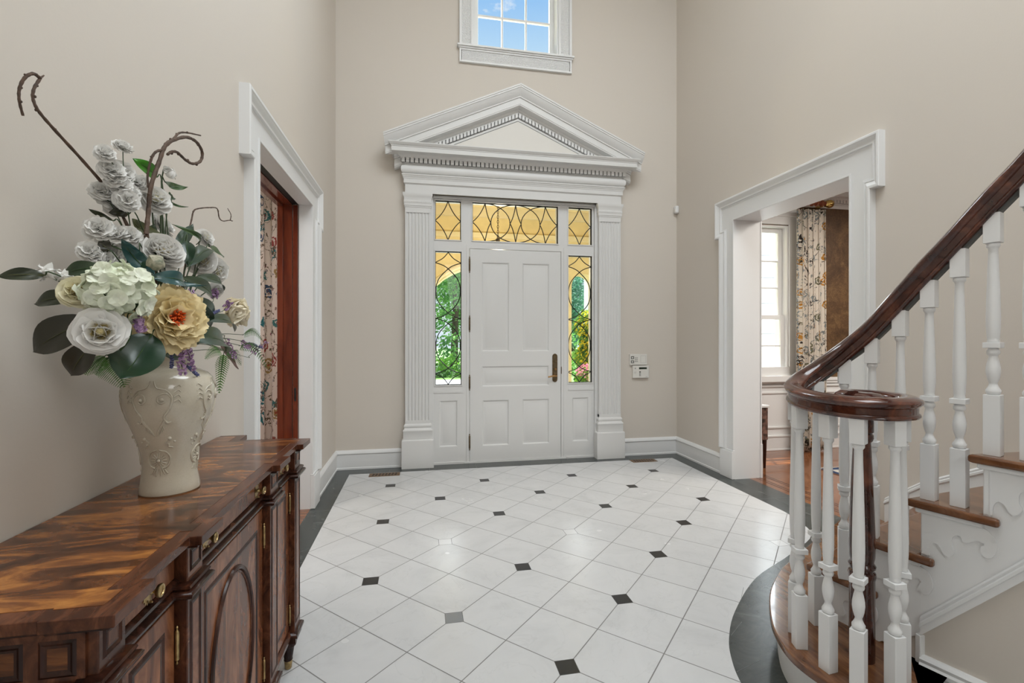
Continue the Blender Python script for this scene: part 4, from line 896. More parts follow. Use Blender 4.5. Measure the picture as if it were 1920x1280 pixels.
# ---------------------------------------------------------------- vase
VX, VY, VZ = 0.173, -3.675, TZ1 + 0.0006
def crackle():
    m, nt, b = new_mat('cream_crackle_glaze'); h = NT(nt); v = h.coords()
    n1 = h.noise(v, 6.0, 4); c = h.ramp(n1, [(0.3, (0.53, 0.475, 0.375)), (0.55, (0.61, 0.56, 0.455)), (0.75, (0.66, 0.615, 0.52))])
    vo = nt.nodes.new('ShaderNodeTexVoronoi'); vo.feature = 'DISTANCE_TO_EDGE'; vo.inputs['Scale'].default_value = 130; nt.links.new(v, vo.inputs['Vector'])
    cr = h.m('LESS_THAN', vo.outputs['Distance'], 0.03)
    nt.links.new(h.mix(h.m('MULTIPLY', cr, 0.16), c, (0.36, 0.30, 0.20)), b.inputs['Base Color'])
    b.inputs['Roughness'].default_value = 0.16; b.inputs['Coat Weight'].default_value = 0.5; b.inputs['Coat Roughness'].default_value = 0.04
    return m
M['glaze'] = crackle()
VP = [(0.001, 0.004), (0.060, 0.004), (0.066, 0.0), (0.0715, 0.002), (0.0725, 0.008), (0.0705, 0.022), (0.0660, 0.050), (0.0645, 0.075), (0.0668, 0.105), (0.0740, 0.140), (0.0850, 0.172), (0.0960, 0.202), (0.1045, 0.232), (0.1090, 0.258), (0.1100, 0.275), (0.1088, 0.298), (0.1030, 0.318), (0.0900, 0.333), (0.0720, 0.342), (0.0570, 0.347), (0.0510, 0.352), (0.0490, 0.360), (0.0510, 0.372), (0.0570, 0.382), (0.0575, 0.388), (0.0530, 0.388), (0.0470, 0.372), (0.0450, 0.350), (0.0500, 0.335), (0.0700, 0.320), (0.0100, 0.300)]
vs_ = thing('vase', (VX, VY, VZ), 'cream glazed baluster vase with scroll relief on the sideboard', 'vase')
MB().lathe(VP, (VX, VY, VZ), 48, cap=False).build('vase_body', 'glaze', vs_, angle=60)
MB().lathe([(0.0665, -0.0004), (0.0718, -0.0004), (0.0722, 0.003), (0.067, 0.003)], (VX, VY, VZ), 40, cap=False).build('unglazed_foot', mat('brown_foot', (0.16, 0.09, 0.045), 0.6), vs_)
def vrad(z):
    q = [p for p in VP if 0 <= p[1]]; 
    for (r0, z0), (r1, z1) in zip(VP[2:22], VP[3:23]):
        if z0 <= z <= z1 or z1 <= z <= z0:
            t = 0 if z1 == z0 else (z - z0) / (z1 - z0); return r0 + (r1 - r0) * t
    return 0.07
rel = MB()
def on(ang0, u, z, off=0.0):   # u metres round the body
    r = vrad(z); a = ang0 + u / max(r, 0.05); return (VX + (r + off) * math.cos(a), VY + (r + off) * math.sin(a), VZ + z)
def rtube(ang, pts, w0, w1, mirror=1):
    P = smooth_path([(u * mirror, z, 0) for u, z in pts], 5); n = len(P)
    rel.tube([on(ang, p[0], p[1], 0.0006) for p in P], [w0 + (w1 - w0) * i / (n - 1) for i in range(n)], 6)
for q in range(4):
    A = math.radians(-87 + 90 * q)
    for mr in (-1, 1):
        rtube(A, [(0.004, 0.318), (0.012, 0.300), (0.034, 0.292), (0.046, 0.272), (0.040, 0.244), (0.026, 0.222), (0.030, 0.206), (0.040, 0.206)], 0.0018, 0.0032, mr)   # S scroll
        rtube(A, [(0.046, 0.270), (0.034, 0.284), (0.018, 0.280), (0.014, 0.266), (0.022, 0.258), (0.030, 0.262)], 0.0016, 0.0030, mr)
        for i in range(6):   # fan of leaf lobes
            t = i / 5; rtube(A, [(0.030 - 0.006 * t, 0.218 - 0.003 * i), (0.020 - 0.012 * t, 0.204 - 0.004 * i), (0.022 - 0.020 * t, 0.184 - 0.0035 * i)], 0.0022, 0.0012, mr)
        for i in range(4): rtube(A, [(0.050, 0.298 - 0.012 * i), (0.060, 0.306 - 0.013 * i), (0.066, 0.300 - 0.014 * i)], 0.0022, 0.001, mr)
        c = on(A, mr * 0.024, 0.268, 0.001); rel.ball(c, 0.0052, 8, 6)
        for zz, uu, rr in ((0.160, 0.030, 0.0050), (0.150, 0.040, 0.003), (0.143, 0.026, 0.0028)): rel.ball(on(A, mr * uu, zz, 0.0005), rr, 8, 6)
        rtube(A, [(0.030, 0.160), (0.020, 0.150), (0.024, 0.138), (0.034, 0.134)], 0.0014, 0.002, mr)
        rtube(A, [(0.003, 0.128), (0.018, 0.122), (0.026, 0.104), (0.020, 0.084), (0.008, 0.078)], 0.0020, 0.0030, mr)
        for i in range(7):
            t = i / 6; an = math.radians(80 - 150 * t); rtube(A, [(0.006 * math.cos(an), 0.098 + 0.008 * math.sin(an)), (0.019 * math.cos(an), 0.098 + 0.022 * math.sin(an))], 0.0022, 0.0012, mr)
        for i in range(3): rtube(A, [(0.004 + 0.004 * i, 0.076), (0.005 + 0.007 * i, 0.064), (0.006 + 0.008 * i, 0.056 + 0.004 * i)], 0.0024, 0.001, mr)
    rel.ball(on(A, 0, 0.098, 0.0004), 0.0055, 8, 6)
rel.build('scroll_relief', 'glaze', vs_, angle=60)
BLOOMS = [
    ('hydrangea', (0.235, -4.022, 1.473), 0.0640, (-0.1, 0.15, 1), 'round pale green hydrangea head left of the big yellow peony'),
    ('peony', (0.285, -3.888, 1.423), 0.0660, (0.25, 0.1, 1), 'large ruffled yellow peony with an orange centre'),
    ('ball_peony', (0.200, -3.224, 1.470), 0.0520, (0.8, 0.0, 0.8), 'ball shaped cream peony at the right edge of the bouquet'),
    ('camellia', (0.235, -4.081, 1.388), 0.0440, (-0.1, 0.05, 1), 'open white camellia with a yellow heart low on the left'),
    ('camellia', (0.170, -4.046, 1.475), 0.0320, (-0.2, 0.3, 1), 'smaller pale yellow camellia left of the hydrangea'),
    ('ranunculus', (0.235, -3.839, 1.603), 0.0460, (0.2, 0.55, 1), 'layered white ranunculus above the blue green leaves'),
    ('camellia_white', (0.200, -3.871, 1.402), 0.0340, (0, -0.2, 1), 'white camellia half hidden between hydrangea and peony'),
    ('camellia_white', (0.180, -3.761, 1.751), 0.0330, (0.2, 0.5, 1), 'single white camellia high on its own stem near the twigs'),
    ('camellia_white', (0.160, -3.407, 1.720), 0.0260, (0.5, 0.5, 0.8), 'small white blossom at the upper right of the bouquet'),
    ('camellia_white', (0.170, -3.460, 1.626), 0.0360, (0.0, -0.2, 1), 'drooping cream camellia below the upper right blossom'),
    ('camellia_white', (0.170, -3.329, 1.613), 0.0360, (0.5, -0.1, 1), 'cream camellia seen from behind nearest the door casing'),
    ('camellia_white', (0.130, -3.610, 1.715), 0.0340, (0.5, 0.4, 0.3), 'white camellia turned away behind the ranunculus'),
    ('camellia_white', (0.200, -3.566, 1.485), 0.0270, (0.5, 0.4, 0.7), 'pale yellow blossom tucked behind the yellow peony'),
    ('camellia_white', (0.170, -3.347, 1.541), 0.0240, (0.5, -0.3, 0.8), 'small cream blossom under the two drooping camellias'),
    ('bud', (0.255, -3.917, 1.554), 0.0185, (0, -0.5, 1), 'mottled grey green flower bud below the ranunculus'),
    ('bud_white', (0.115, -4.040, 1.511), 0.0135, (-0.2, 0.3, 1), 'pinkish white bud at the far left beside the long leaf'),
    ('bud_white', (0.135, -4.027, 1.504), 0.0110, (-0.1, 0.2, 1), 'small round white bud beside the pinkish bud'),
    ('bud_white', (0.165, -3.661, 1.850), 0.0135, (0.5, 0.3, 0.5), 'white bud just opening on the tall leafy stem'),
]
SPRAYS = [
    ('tall cherry blossom spray standing highest on the left of the bouquet', (0.160, -3.837, 1.644), [((0.150, -3.847, 1.856), 0.0160), ((0.150, -3.916, 1.812), 0.0160), ((0.150, -3.895, 1.783), 0.0210), ((0.150, -3.834, 1.791), 0.0210), ((0.155, -3.798, 1.782), 0.0200), ((0.155, -3.869, 1.756), 0.0200), ((0.160, -3.822, 1.750), 0.0180), ((0.170, -3.867, 1.716), 0.0200), ((0.150, -3.889, 1.762), 0.0160)]),
    ('shadowed cherry blossom spray against the wall behind the long bare twig', (0.150, -3.834, 1.633), [((0.120, -3.879, 1.735), 0.0190), ((0.120, -3.856, 1.725), 0.0190), ((0.125, -3.842, 1.705), 0.0190)]),
    ('low cherry blossom spray spreading left above the hydrangea', (0.170, -3.884, 1.585), [((0.130, -3.911, 1.637), 0.0230), ((0.150, -3.887, 1.631), 0.0210), ((0.170, -3.867, 1.632), 0.0210), ((0.120, -3.924, 1.581), 0.0180), ((0.140, -3.902, 1.560), 0.0220), ((0.150, -3.885, 1.579), 0.0180), ((0.130, -3.919, 1.565), 0.0160)]),
]
LEAVES = [
    ((0.120, -4.053, 1.503), (0.060, -4.084, 1.495), 0.0260, 'olive', 0.10, 'long dark leaf reaching out of frame at the far left'),
    ((0.170, -3.987, 1.416), (0.050, -3.981, 1.344), 0.0720, 'brown', 0.15, 'big dark magnolia leaf low on the left'),
    ((0.190, -4.024, 1.367), (0.120, -3.980, 1.292), 0.0520, 'brown', 0.10, 'brownish magnolia leaf hanging below the left camellia'),
    ((0.150, -4.001, 1.464), (0.050, -3.978, 1.448), 0.0360, 'olive', 0.10, 'blunt dark leaf left of the pale yellow camellia'),
    ((0.170, -3.965, 1.534), (0.100, -3.972, 1.517), 0.0340, 'green_d', 0.10, 'dull green leaf above the pale yellow camellia'),
    ((0.250, -3.923, 1.384), (0.250, -4.042, 1.288), 0.0980, 'green_k', -0.12, 'broad glossy dark leaf lying against the vase shoulder'),
    ((0.250, -3.760, 1.374), (0.240, -3.462, 1.327), 0.0700, 'green_k', 0.12, 'broad dark leaf to the right below the yellow peony'),
    ((0.220, -3.603, 1.428), (0.200, -3.276, 1.397), 0.0400, 'green_k', 0.10, 'dark leaf between the yellow and the cream peony'),
    ((0.240, -3.891, 1.524), (0.200, -3.947, 1.602), 0.0360, 'teal', -0.25, 'curved glossy blue green leaf left of the grey bud'),
    ((0.250, -3.930, 1.517), (0.270, -3.809, 1.507), 0.0380, 'teal', 0.20, 'drooping blue green leaf under the grey bud'),
    ((0.250, -3.868, 1.556), (0.240, -3.606, 1.533), 0.0200, 'teal', -0.15, 'narrow shiny leaf pointing right from the grey bud'),
    ((0.160, -3.718, 1.817), (0.140, -3.791, 1.840), 0.0360, 'bright', 0.10, 'bright green leaf beside the twisted twigs'),
    ((0.160, -3.674, 1.817), (0.170, -3.565, 1.838), 0.0240, 'green_m', -0.12, 'mid green leaf right of the high white bud'),
    ((0.165, -3.678, 1.779), (0.170, -3.639, 1.780), 0.0160, 'green_d', 0.00, 'tiny dark leaf right of the high camellia'),
    ((0.165, -3.649, 1.779), (0.165, -3.550, 1.781), 0.0090, 'green_m', -0.20, 'thin green leaf tip right of the high camellia'),
    ((0.170, -3.509, 1.673), (0.160, -3.638, 1.707), 0.0170, 'green_m', 0.30, 'arching narrow leaf in front of the small right twig'),
    ((0.165, -3.403, 1.686), (0.150, -3.238, 1.677), 0.0340, 'green_m', 0.00, 'rounded green leaf beside the upper right blossom'),
    ((0.190, -3.750, 1.650), (0.170, -3.850, 1.671), 0.0300, 'olive_l', -0.20, 'olive leaf curling above the low blossom spray'),
    ((0.130, -3.853, 1.663), (0.100, -3.890, 1.681), 0.0130, 'olive', -0.10, 'thin folded leaf on the far side of the low blossoms'),
    ((0.150, -3.830, 1.685), (0.120, -3.853, 1.683), 0.0240, 'brown', 0.20, 'dry brown leaf at the foot of the long bare twig'),
    ((0.200, -3.640, 1.658), (0.220, -3.679, 1.581), 0.0400, 'green_k', 0.10, 'dark leaf behind the ranunculus on its right'),
    ((0.200, -3.876, 1.587), (0.210, -3.917, 1.517), 0.0400, 'green_k', 0.00, 'dark leaf between hydrangea and ranunculus'),
    ((0.200, -3.671, 1.548), (0.200, -3.467, 1.503), 0.0420, 'green_d', 0.10, 'dark leaf below the drooping cream camellia'),
    ((0.220, -3.964, 1.415), (0.200, -3.992, 1.329), 0.0400, 'green_m', 0.00, 'green leaf below the open white camellia'),
    ((0.190, -3.391, 1.362), (0.160, -3.125, 1.250), 0.0280, 'red_brown', 0.00, 'reddish brown leaf behind the right hand fern'),
    ((0.220, -3.692, 1.503), (0.250, -3.705, 1.449), 0.0140, 'bright', 0.00, 'small fresh green leaf above the yellow peony'),
    ((0.220, -3.826, 1.502), (0.200, -3.902, 1.468), 0.0500, 'green_k', 0.00, 'dark leaf in the heart of the bouquet'),
    ((0.150, -3.902, 1.581), (0.130, -3.906, 1.602), 0.0260, 'brown', 0.00, 'brown leaf among the low cherry blossoms'),
    ((0.210, -3.504, 1.411), (0.220, -3.637, 1.490), 0.0340, 'green_k', 0.10, 'upright dark leaf beside the lavender'),
    ((0.200, -3.634, 1.584), (0.170, -3.391, 1.674), 0.0440, 'green_k', 0.10, 'dark leaf filling the gap left of the drooping camellia'),
    ((0.200, -3.656, 1.488), (0.200, -3.438, 1.434), 0.0500, 'green_k', 0.10, 'dark leaf right of the yellow peony behind the sprigs'),
    ((0.190, -3.567, 1.561), (0.180, -3.319, 1.544), 0.0360, 'green_d', 0.10, 'dull leaf under the lower drooping camellia'),
    ((0.180, -3.658, 1.626), (0.170, -3.530, 1.733), 0.0340, 'green_k', 0.00, 'dark upright leaf behind the ranunculus'),
    ((0.170, -3.811, 1.598), (0.160, -3.728, 1.686), 0.0360, 'green_d', 0.00, 'shaded leaf rising between blossoms and twig'),
    ((0.160, -3.848, 1.551), (0.150, -3.902, 1.543), 0.0400, 'brown', 0.00, 'brown shaded leaf directly above the hydrangea'),
    ((0.220, -3.826, 1.352), (0.240, -3.761, 1.319), 0.0360, 'green_k', 0.00, 'dark leaf tucked over the vase mouth'),
]
FERNS = [
    ((0.200, -3.991, 1.334), (0.190, -3.919, 1.261), 0.0300, 'green fern frond hanging down left of the vase shoulder'),
    ((0.200, -4.000, 1.337), (0.160, -4.001, 1.297), 0.0160, 'thin fern frond pointing left under the brown leaf'),
    ((0.200, -3.989, 1.334), (0.170, -3.983, 1.294), 0.0180, 'short fern frond in shadow left of the vase'),
    ((0.210, -3.399, 1.326), (0.200, -3.412, 1.190), 0.0180, 'fern frond hanging straight down right of the vase'),
    ((0.210, -3.426, 1.334), (0.220, -3.567, 1.311), 0.0180, 'fern frond curling left over the right vase shoulder'),
    ((0.200, -3.349, 1.324), (0.170, -3.126, 1.267), 0.0200, 'short fern frond beside the reddish brown leaf'),
    ((0.190, -3.206, 1.344), (0.130, -2.673, 1.226), 0.0200, 'long fern frond reaching right in front of the curtain'),
    ((0.180, -3.138, 1.386), (0.140, -2.769, 1.362), 0.0160, 'fern frond spreading right below the cream peony'),
]
SPRIGS = [
    ((0.270, -3.834, 1.365), (0.270, -3.823, 1.283), 'purple', 'lavender pink flower sprig hanging over the vase front'),
    ((0.270, -3.811, 1.365), (0.270, -3.764, 1.293), 'purple', 'lilac flower sprig right of the one over the vase front'),
    ((0.270, -3.876, 1.359), (0.260, -3.854, 1.301), 'blue', 'dark blue lavender spike hanging at the left below the peony'),
    ((0.270, -3.814, 1.310), (0.260, -3.709, 1.268), 'blue', 'dark blue lavender spike drooping towards the right shoulder'),
    ((0.260, -4.004, 1.428), (0.270, -4.007, 1.393), 'purple', 'violet sprig left of the yellow peony'),
    ((0.250, -3.754, 1.460), (0.250, -3.730, 1.503), 'purple', 'violet sprig standing above the yellow peony'),
    ((0.220, -3.426, 1.377), (0.200, -3.276, 1.306), 'purple', 'lilac sprig below the cream peony'),
    ((0.190, -3.184, 1.361), (0.170, -3.030, 1.333), 'purple', 'lilac sprig beside the blue spike on the right'),
    ((0.180, -3.121, 1.360), (0.150, -2.802, 1.328), 'blue', 'dark blue lavender spike pointing right at the curtain'),
    ((0.230, -3.566, 1.443), (0.220, -3.469, 1.465), 'blue', 'blue violet sprig left of the cream peony'),
    ((0.210, -3.399, 1.472), (0.200, -3.316, 1.504), 'purple', 'violet sprig on the left of the cream peony'),
    ((0.200, -3.459, 1.504), (0.200, -3.438, 1.532), 'purple', 'dusky sprig between the right hand camellias'),
    ((0.170, -3.043, 1.297), (0.130, -2.673, 1.357), 'purple', 'faint lilac sprig at the far right before the curtain'),
]
TWIGS = [
    ('long bare twig arching far left above the bouquet', [[(0.180, -3.837, 1.594), (0.150, -3.830, 1.655), (0.120, -3.847, 1.732), (0.100, -3.910, 1.788), (0.090, -3.985, 1.830), (0.085, -4.018, 1.852), (0.080, -4.025, 1.874), (0.080, -4.022, 1.897), (0.080, -4.005, 1.928)], [(0.080, -4.005, 1.928), (0.080, -3.996, 1.938)], [(0.080, -4.007, 1.927), (0.080, -4.025, 1.926), (0.075, -4.039, 1.909), (0.070, -4.045, 1.883), (0.070, -4.045, 1.857), (0.070, -4.036, 1.832)]], [0.0042, 0.002, 0.0036]),
    ('thick twisted twig curling into a loop at the top right', [[(0.200, -3.848, 1.632), (0.190, -3.819, 1.693), (0.190, -3.807, 1.765), (0.190, -3.769, 1.841), (0.190, -3.742, 1.892), (0.190, -3.709, 1.922), (0.190, -3.624, 1.969), (0.185, -3.544, 1.987), (0.180, -3.492, 1.975), (0.180, -3.503, 1.942), (0.180, -3.554, 1.915), (0.180, -3.601, 1.909), (0.180, -3.649, 1.913), (0.180, -3.681, 1.903), (0.180, -3.705, 1.886)], [(0.190, -3.726, 1.905), (0.185, -3.681, 1.941), (0.180, -3.639, 1.974), (0.175, -3.576, 2.001), (0.170, -3.479, 2.033)], [(0.190, -3.748, 1.883), (0.185, -3.774, 1.867), (0.180, -3.787, 1.840), (0.175, -3.792, 1.797), (0.180, -3.799, 1.764)]], [0.0056, 0.0034, 0.0036]),
    ('small crooked twig above the right hand blossoms', [[(0.180, -3.588, 1.639), (0.170, -3.565, 1.684), (0.160, -3.517, 1.749), (0.160, -3.503, 1.780), (0.160, -3.470, 1.797), (0.155, -3.378, 1.825), (0.150, -3.300, 1.842), (0.150, -3.281, 1.814), (0.150, -3.248, 1.810), (0.150, -3.188, 1.827), (0.150, -3.157, 1.832)], [(0.150, -3.178, 1.831), (0.150, -3.173, 1.853), (0.150, -3.204, 1.868)]], [0.0026, 0.0018]),
]
# ---------------------------------------------------------------- the flowers in the vase
def two_side(name, front, back, rough=0.5, trans=0.0):
    m, nt, b = new_mat(name); g = nt.nodes.new('ShaderNodeNewGeometry'); h = NT(nt)
    n1 = h.noise(h.coords(), 30, 3)
    f = h.mix(n1, tuple(c * 0.8 for c in front), front)
    nt.links.new(h.mix(g.outputs['Backfacing'], f, back), b.inputs['Base Color']); b.inputs['Roughness'].default_value = rough
    if trans: b.inputs['Subsurface Weight'].default_value = 0.0
    return m
def petal_mat(name, c1, c2=None, nscale=40):
    m, nt, b = new_mat(name); h = NT(nt); c2 = c2 or tuple(c * 0.9 for c in c1)
    col = h.mix(h.noise(h.coords(), nscale, 3), c2, c1); nt.links.new(col, b.inputs['Base Color']); b.inputs['Roughness'].default_value = 0.6; b.inputs['Specular IOR Level'].default_value = 0.2
    N = nt.nodes; tr = N.new('ShaderNodeBsdfTranslucent'); mx = N.new('ShaderNodeMixShader'); mx.inputs[0].default_value = 0.20
    nt.links.new(col, tr.inputs['Color']); nt.links.new(b.outputs[0], mx.inputs[1]); nt.links.new(tr.outputs[0], mx.inputs[2]); nt.links.new(mx.outputs[0], N['Material Output'].inputs['Surface'])
    return m
PM = {
 'white': petal_mat('white_petal', (0.90, 0.885, 0.85)), 'cream': petal_mat('cream_petal', (0.97, 0.91, 0.76), (0.95, 0.86, 0.66)),
 'yellow': petal_mat('yellow_petal', (0.94, 0.83, 0.54), (0.88, 0.72, 0.40)), 'pale_yellow': petal_mat('pale_yellow_petal', (0.90, 0.85, 0.62)),
 'heart': petal_mat('golden_heart', (0.94, 0.82, 0.45)), 'lime': petal_mat('pale_green_petal', (0.95, 0.95, 0.89), (0.80, 0.87, 0.62), 34),
 'orange': mat('orange_stamen', (0.80, 0.12, 0.015), 0.5), 'bud': mat('mottled_bud', (0.15, 0.17, 0.11), 0.7, color2=(0.46, 0.42, 0.32), nscale=120),
 'purple': mat('lilac_petal', (0.34, 0.19, 0.40), 0.6, color2=(0.60, 0.40, 0.58), nscale=90), 'blue': mat('blue_lavender', (0.06, 0.07, 0.17), 0.6, color2=(0.14, 0.14, 0.30), nscale=120),
 'twig': mat('brown_twig', (0.085, 0.05, 0.032), 0.7, noise=0.4, nscale=60, bump=0.2, bscale=150), 'stem': mat('green_stem', (0.045, 0.075, 0.03), 0.6),
 'fern': mat('fern_green', (0.06, 0.19, 0.02), 0.5, noise=0.3, nscale=60),
}
LM = {
 'green_k': two_side('dark_glossy_leaf', (0.012, 0.040, 0.018), (0.03, 0.05, 0.025), 0.3), 'green_d': two_side('dull_green_leaf', (0.035, 0.062, 0.028), (0.05, 0.07, 0.035), 0.45),
 'green_m': two_side('mid_green_leaf', (0.05, 0.105, 0.03), (0.06, 0.10, 0.04), 0.4), 'bright': two_side('bright_green_leaf', (0.055, 0.26, 0.012), (0.05, 0.2, 0.02), 0.4),
 'teal': two_side('blue_green_leaf', (0.025, 0.085, 0.085), (0.04, 0.10, 0.09), 0.22), 'olive': two_side('dark_olive_leaf', (0.028, 0.036, 0.015), (0.035, 0.032, 0.018), 0.4),
 'olive_l': two_side('olive_leaf', (0.085, 0.095, 0.03), (0.10, 0.09, 0.04), 0.45), 'brown': two_side('brown_green_leaf', (0.032, 0.030, 0.017), (0.045, 0.032, 0.02), 0.42),
 'red_brown': two_side('red_brown_leaf', (0.13, 0.035, 0.02), (0.10, 0.03, 0.02), 0.45),
}
TOCAM = lambda p: (Vector((0.876, -5.184, 1.375)) - p).normalized()
def frame_of(p, ax):
    """turn (right, up, forward) as seen from the hall into a direction"""
    f = Vector((0.55, -0.83, 0.0)); r = Vector((0.83, 0.55, 0.0)); u = Vector((0, 0, 1))
    return (r * ax[0] + u * ax[1] + f * ax[2]).normalized()
def petal(mb, base, axis, phi, th0, th1, L, W, cup=0.2, ruffle=0.0, freq=3.0, nu=7, nv=6, start=0.0, spiral=0.0):
    a = axis; e1 = a.orthogonal().normalized(); e2 = a.cross(e1); r = e1 * math.cos(phi) + e2 * math.sin(phi); t = a.cross(r)
    pts = []; p = base + r * start; ph = rng.random() * 6.28
    for i in range(nv + 1):
        s = i / nv; th = th0 + (th1 - th0) * s; d = a * math.cos(th) + r * math.sin(th); n = r * math.cos(th) - a * math.sin(th)
        if i: p = p + d * (L / nv)
        w = W * 0.5 * (0.25 + 0.75 * math.sin(PI * (0.10 + 0.55 * s))) * 1.22
        for j in range(nu):
            q = -1 + 2 * j / (nu - 1); k = p + t * (w * q) - n * (cup * w * q * q) + n * (spiral * w * q)
            if ruffle: k = k + n * (ruffle * s * s * math.sin(freq * q * 2.2 + ph)) + d * (ruffle * 0.8 * s * math.sin(freq * 1.7 * q * 2 + ph * 2))
            k = k - d * (0.30 * L * q * q * s * s)
            pts.append(k)
    fs = [(i * nu + j, i * nu + j + 1, (i + 1) * nu + j + 1, (i + 1) * nu + j) for i in range(nv) for j in range(nu - 1)]
    mb.add(pts, fs)
def layers(mb, c, ax, R, rings, ruffle=0.0, cup=0.25, wide=1.0, nu=7, freq=3.0):
    for i, (n, th0, th1, L, off) in enumerate(rings):
        for k in range(n): petal(mb, c - ax * R * 0.05 * i, ax, 2 * PI * k / n + off + rng.uniform(-0.15, 0.15), math.radians(th0 + rng.uniform(-4, 4)), math.radians(th1 + rng.uniform(-6, 6)), L * R * rng.uniform(0.92, 1.05), wide * R * L * 2.4 * math.sin(PI / max(n, 3)) * 1.15, cup, ruffle, start=R * 0.05 * i, spiral=0.22, nu=nu, freq=freq)
MOUTH = Vector((VX, VY, VZ + 0.375))
def stem_to(par, p, d, r=0.0020, m='stem'):
    m1 = MOUTH + Vector((rng.uniform(-0.02, 0.02), rng.uniform(-0.02, 0.02), 0)); q = p + d * 0.03
    mid = (p + m1) / 2 + Vector((0.0, 0.0, 0.03)) + d * 0.02
    pts = smooth_path([p, q * 0.6 + p * 0.4, mid, m1, m1 - Vector((0, 0, 0.10)) + (Vector((VX, VY, m1.z)) - m1) * 0.6], 4)
    pts = [Vector((max(k.x, 0.012), k.y, k.z)) for k in pts]
    return MB().tube(pts, r, 6).build('stem', PM[m], par)
for kind, c, R, axv, lab in BLOOMS:
    R = R * {'camellia_white': 1.28, 'peony': 1.12, 'ranunculus': 1.1, 'camellia': 1.08}.get(kind, 1.0)
    c = Vector(c); ax = frame_of(c, axv)
    nm = {'camellia_white': 'camellia', 'ball_peony': 'peony', 'bud_white': 'flower_bud', 'bud': 'flower_bud'}.get(kind, kind)
    t = thing(nm, c, lab, 'flower bud' if 'bud' in kind else 'flower', 'blooms of the vase bouquet')
    b0 = c - ax * R * 0.35
    if kind == 'hydrangea':
        lo = MB(); hb = c - ax * R * 0.1
        N = 72
        for i in range(N):
            z = 1 - 1.55 * (i + 0.5) / N; a = i * 2.39996; rr = math.sqrt(max(0, 1 - z * z)); e1 = ax.orthogonal().normalized(); e2 = ax.cross(e1)
            d = (ax * z + e1 * rr * math.cos(a) + e2 * rr * math.sin(a)).normalized(); p = hb + d * R * rng.uniform(0.70, 0.98); d = (d + Vector((rng.uniform(-.5, .5), rng.uniform(-.5, .5), rng.uniform(-.5, .5)))).normalized()
            o = rng.random() * 6
            for k in range(4): petal(lo, p, d, o + k * PI / 2, math.radians(52), math.radians(92), R * 0.30, R * 0.36, 0.30, 0.0, nu=5, nv=4)
        lo.build('florets', PM['lime'], t, angle=180)
        MB().ball(hb, R * 0.72, 10, 8).build('floret_core', LM['green_m'], t)
    elif kind == 'peony':
        mb = MB(); layers(mb, b0, ax, R, [(7, 20, 34, 0.80, 0.2), (9, 38, 50, 0.92, 0.5), (11, 52, 66, 1.02, 0.1), (12, 68, 80, 1.06, 0.4), (12, 82, 98, 1.0, 0.8)], ruffle=0.0042, cup=0.30, wide=1.1, nu=15, freq=3.6)
        mb.build('petals', PM['yellow'], t, angle=180)
        st = MB()
        for i in range(70):
            a = rng.random() * 6.28; q = R * 0.26 * math.sqrt(rng.random()); e1 = ax.orthogonal().normalized(); e2 = ax.cross(e1); p = b0 + ax * R * rng.uniform(0.42, 0.62) + (e1 * math.cos(a) + e2 * math.sin(a)) * q
            st.tube([b0 + ax * R * 0.1 + (p - b0 - ax * R * 0.3) * 0.3, p], 0.0009, 4); st.ball(p, 0.0022, 5, 4)
        st.build('stamens', PM['orange'], t)
    elif kind == 'ball_peony':
        mb = MB(); layers(mb, b0, ax, R, [(5, 14, -20, 0.95, 0.2), (8, 34, -34, 1.05, 0.5), (10, 56, -34, 1.15, 0.1), (11, 78, -24, 1.20, 0.4), (10, 98, 10, 1.15, 0.8), (8, 110, 66, 0.9, 0.3)], ruffle=0.0030, cup=0.35, wide=1.1)
        mb.build('petals', PM['cream'], t, angle=180)
        MB().ball(c - ax * R * 0.02, R * 0.55, 10, 8).build('petal_core', PM['cream'], t)
    elif kind == 'ranunculus':
        mb = MB(); layers(mb, b0, ax, R, [(5, 26, -6, 0.66, 0.2), (6, 44, 6, 0.80, 0.5), (7, 60, 22, 0.92, 0.1), (7, 78, 44, 0.98, 0.6), (7, 96, 78, 0.95, 0.2)], ruffle=0.0010, cup=0.3, wide=1.0)
        mb.build('petals', PM['white'], t, angle=180)
        ic = MB(); layers(ic, b0, ax, R, [(6, 46, -22, 0.48, 0.3), (7, 60, 2, 0.58, 0.0)], cup=0.3, wide=0.95); ic.ball(b0 + ax * R * 0.24, R * 0.20, 10, 8); ic.build('inner_petals', PM['heart'], t, angle=180)
    elif 'camellia' in kind:
        mb = MB(); layers(mb, b0, ax, R, [(5, 30, 8, 0.62, 0.5), (6, 50, 34, 0.76, 0.1), (6, 66, 62, 0.88, 0.6), (7, 84, 88, 0.92, 0.2)], ruffle=0.0010, cup=0.22, wide=0.95)
        mb.build('petals', PM['white' if kind == 'camellia_white' or R > 0.04 else 'pale_yellow'], t, angle=180)
        ic = MB(); layers(ic, b0, ax, R, [(6, 46, -22, 0.46, 0.3), (7, 60, 2, 0.56, 0.0)], cup=0.3, wide=0.95); ic.ball(b0 + ax * R * 0.22, R * 0.20, 10, 8); ic.build('inner_petals', PM['pale_yellow' if kind == 'camellia_white' else 'heart'], t, angle=180)
    elif kind == 'bud':
        mb = MB(); e = MB().ball((0, 0, 0), 1.0, 14, 10); q = ax.to_track_quat('Z', 'Y'); pts = []
        for p in e.v:
            s = 1.0 + 0.15 * math.sin(9 * math.atan2(p[1], p[0])) * (1 - abs(p[2])); pts.append(c + q @ Vector((p[0] * R * s, p[1] * R * s, p[2] * R * 1.3)))
        mb.add(pts, e.f); mb.build('bud_scales', PM['bud'], t)
    else:
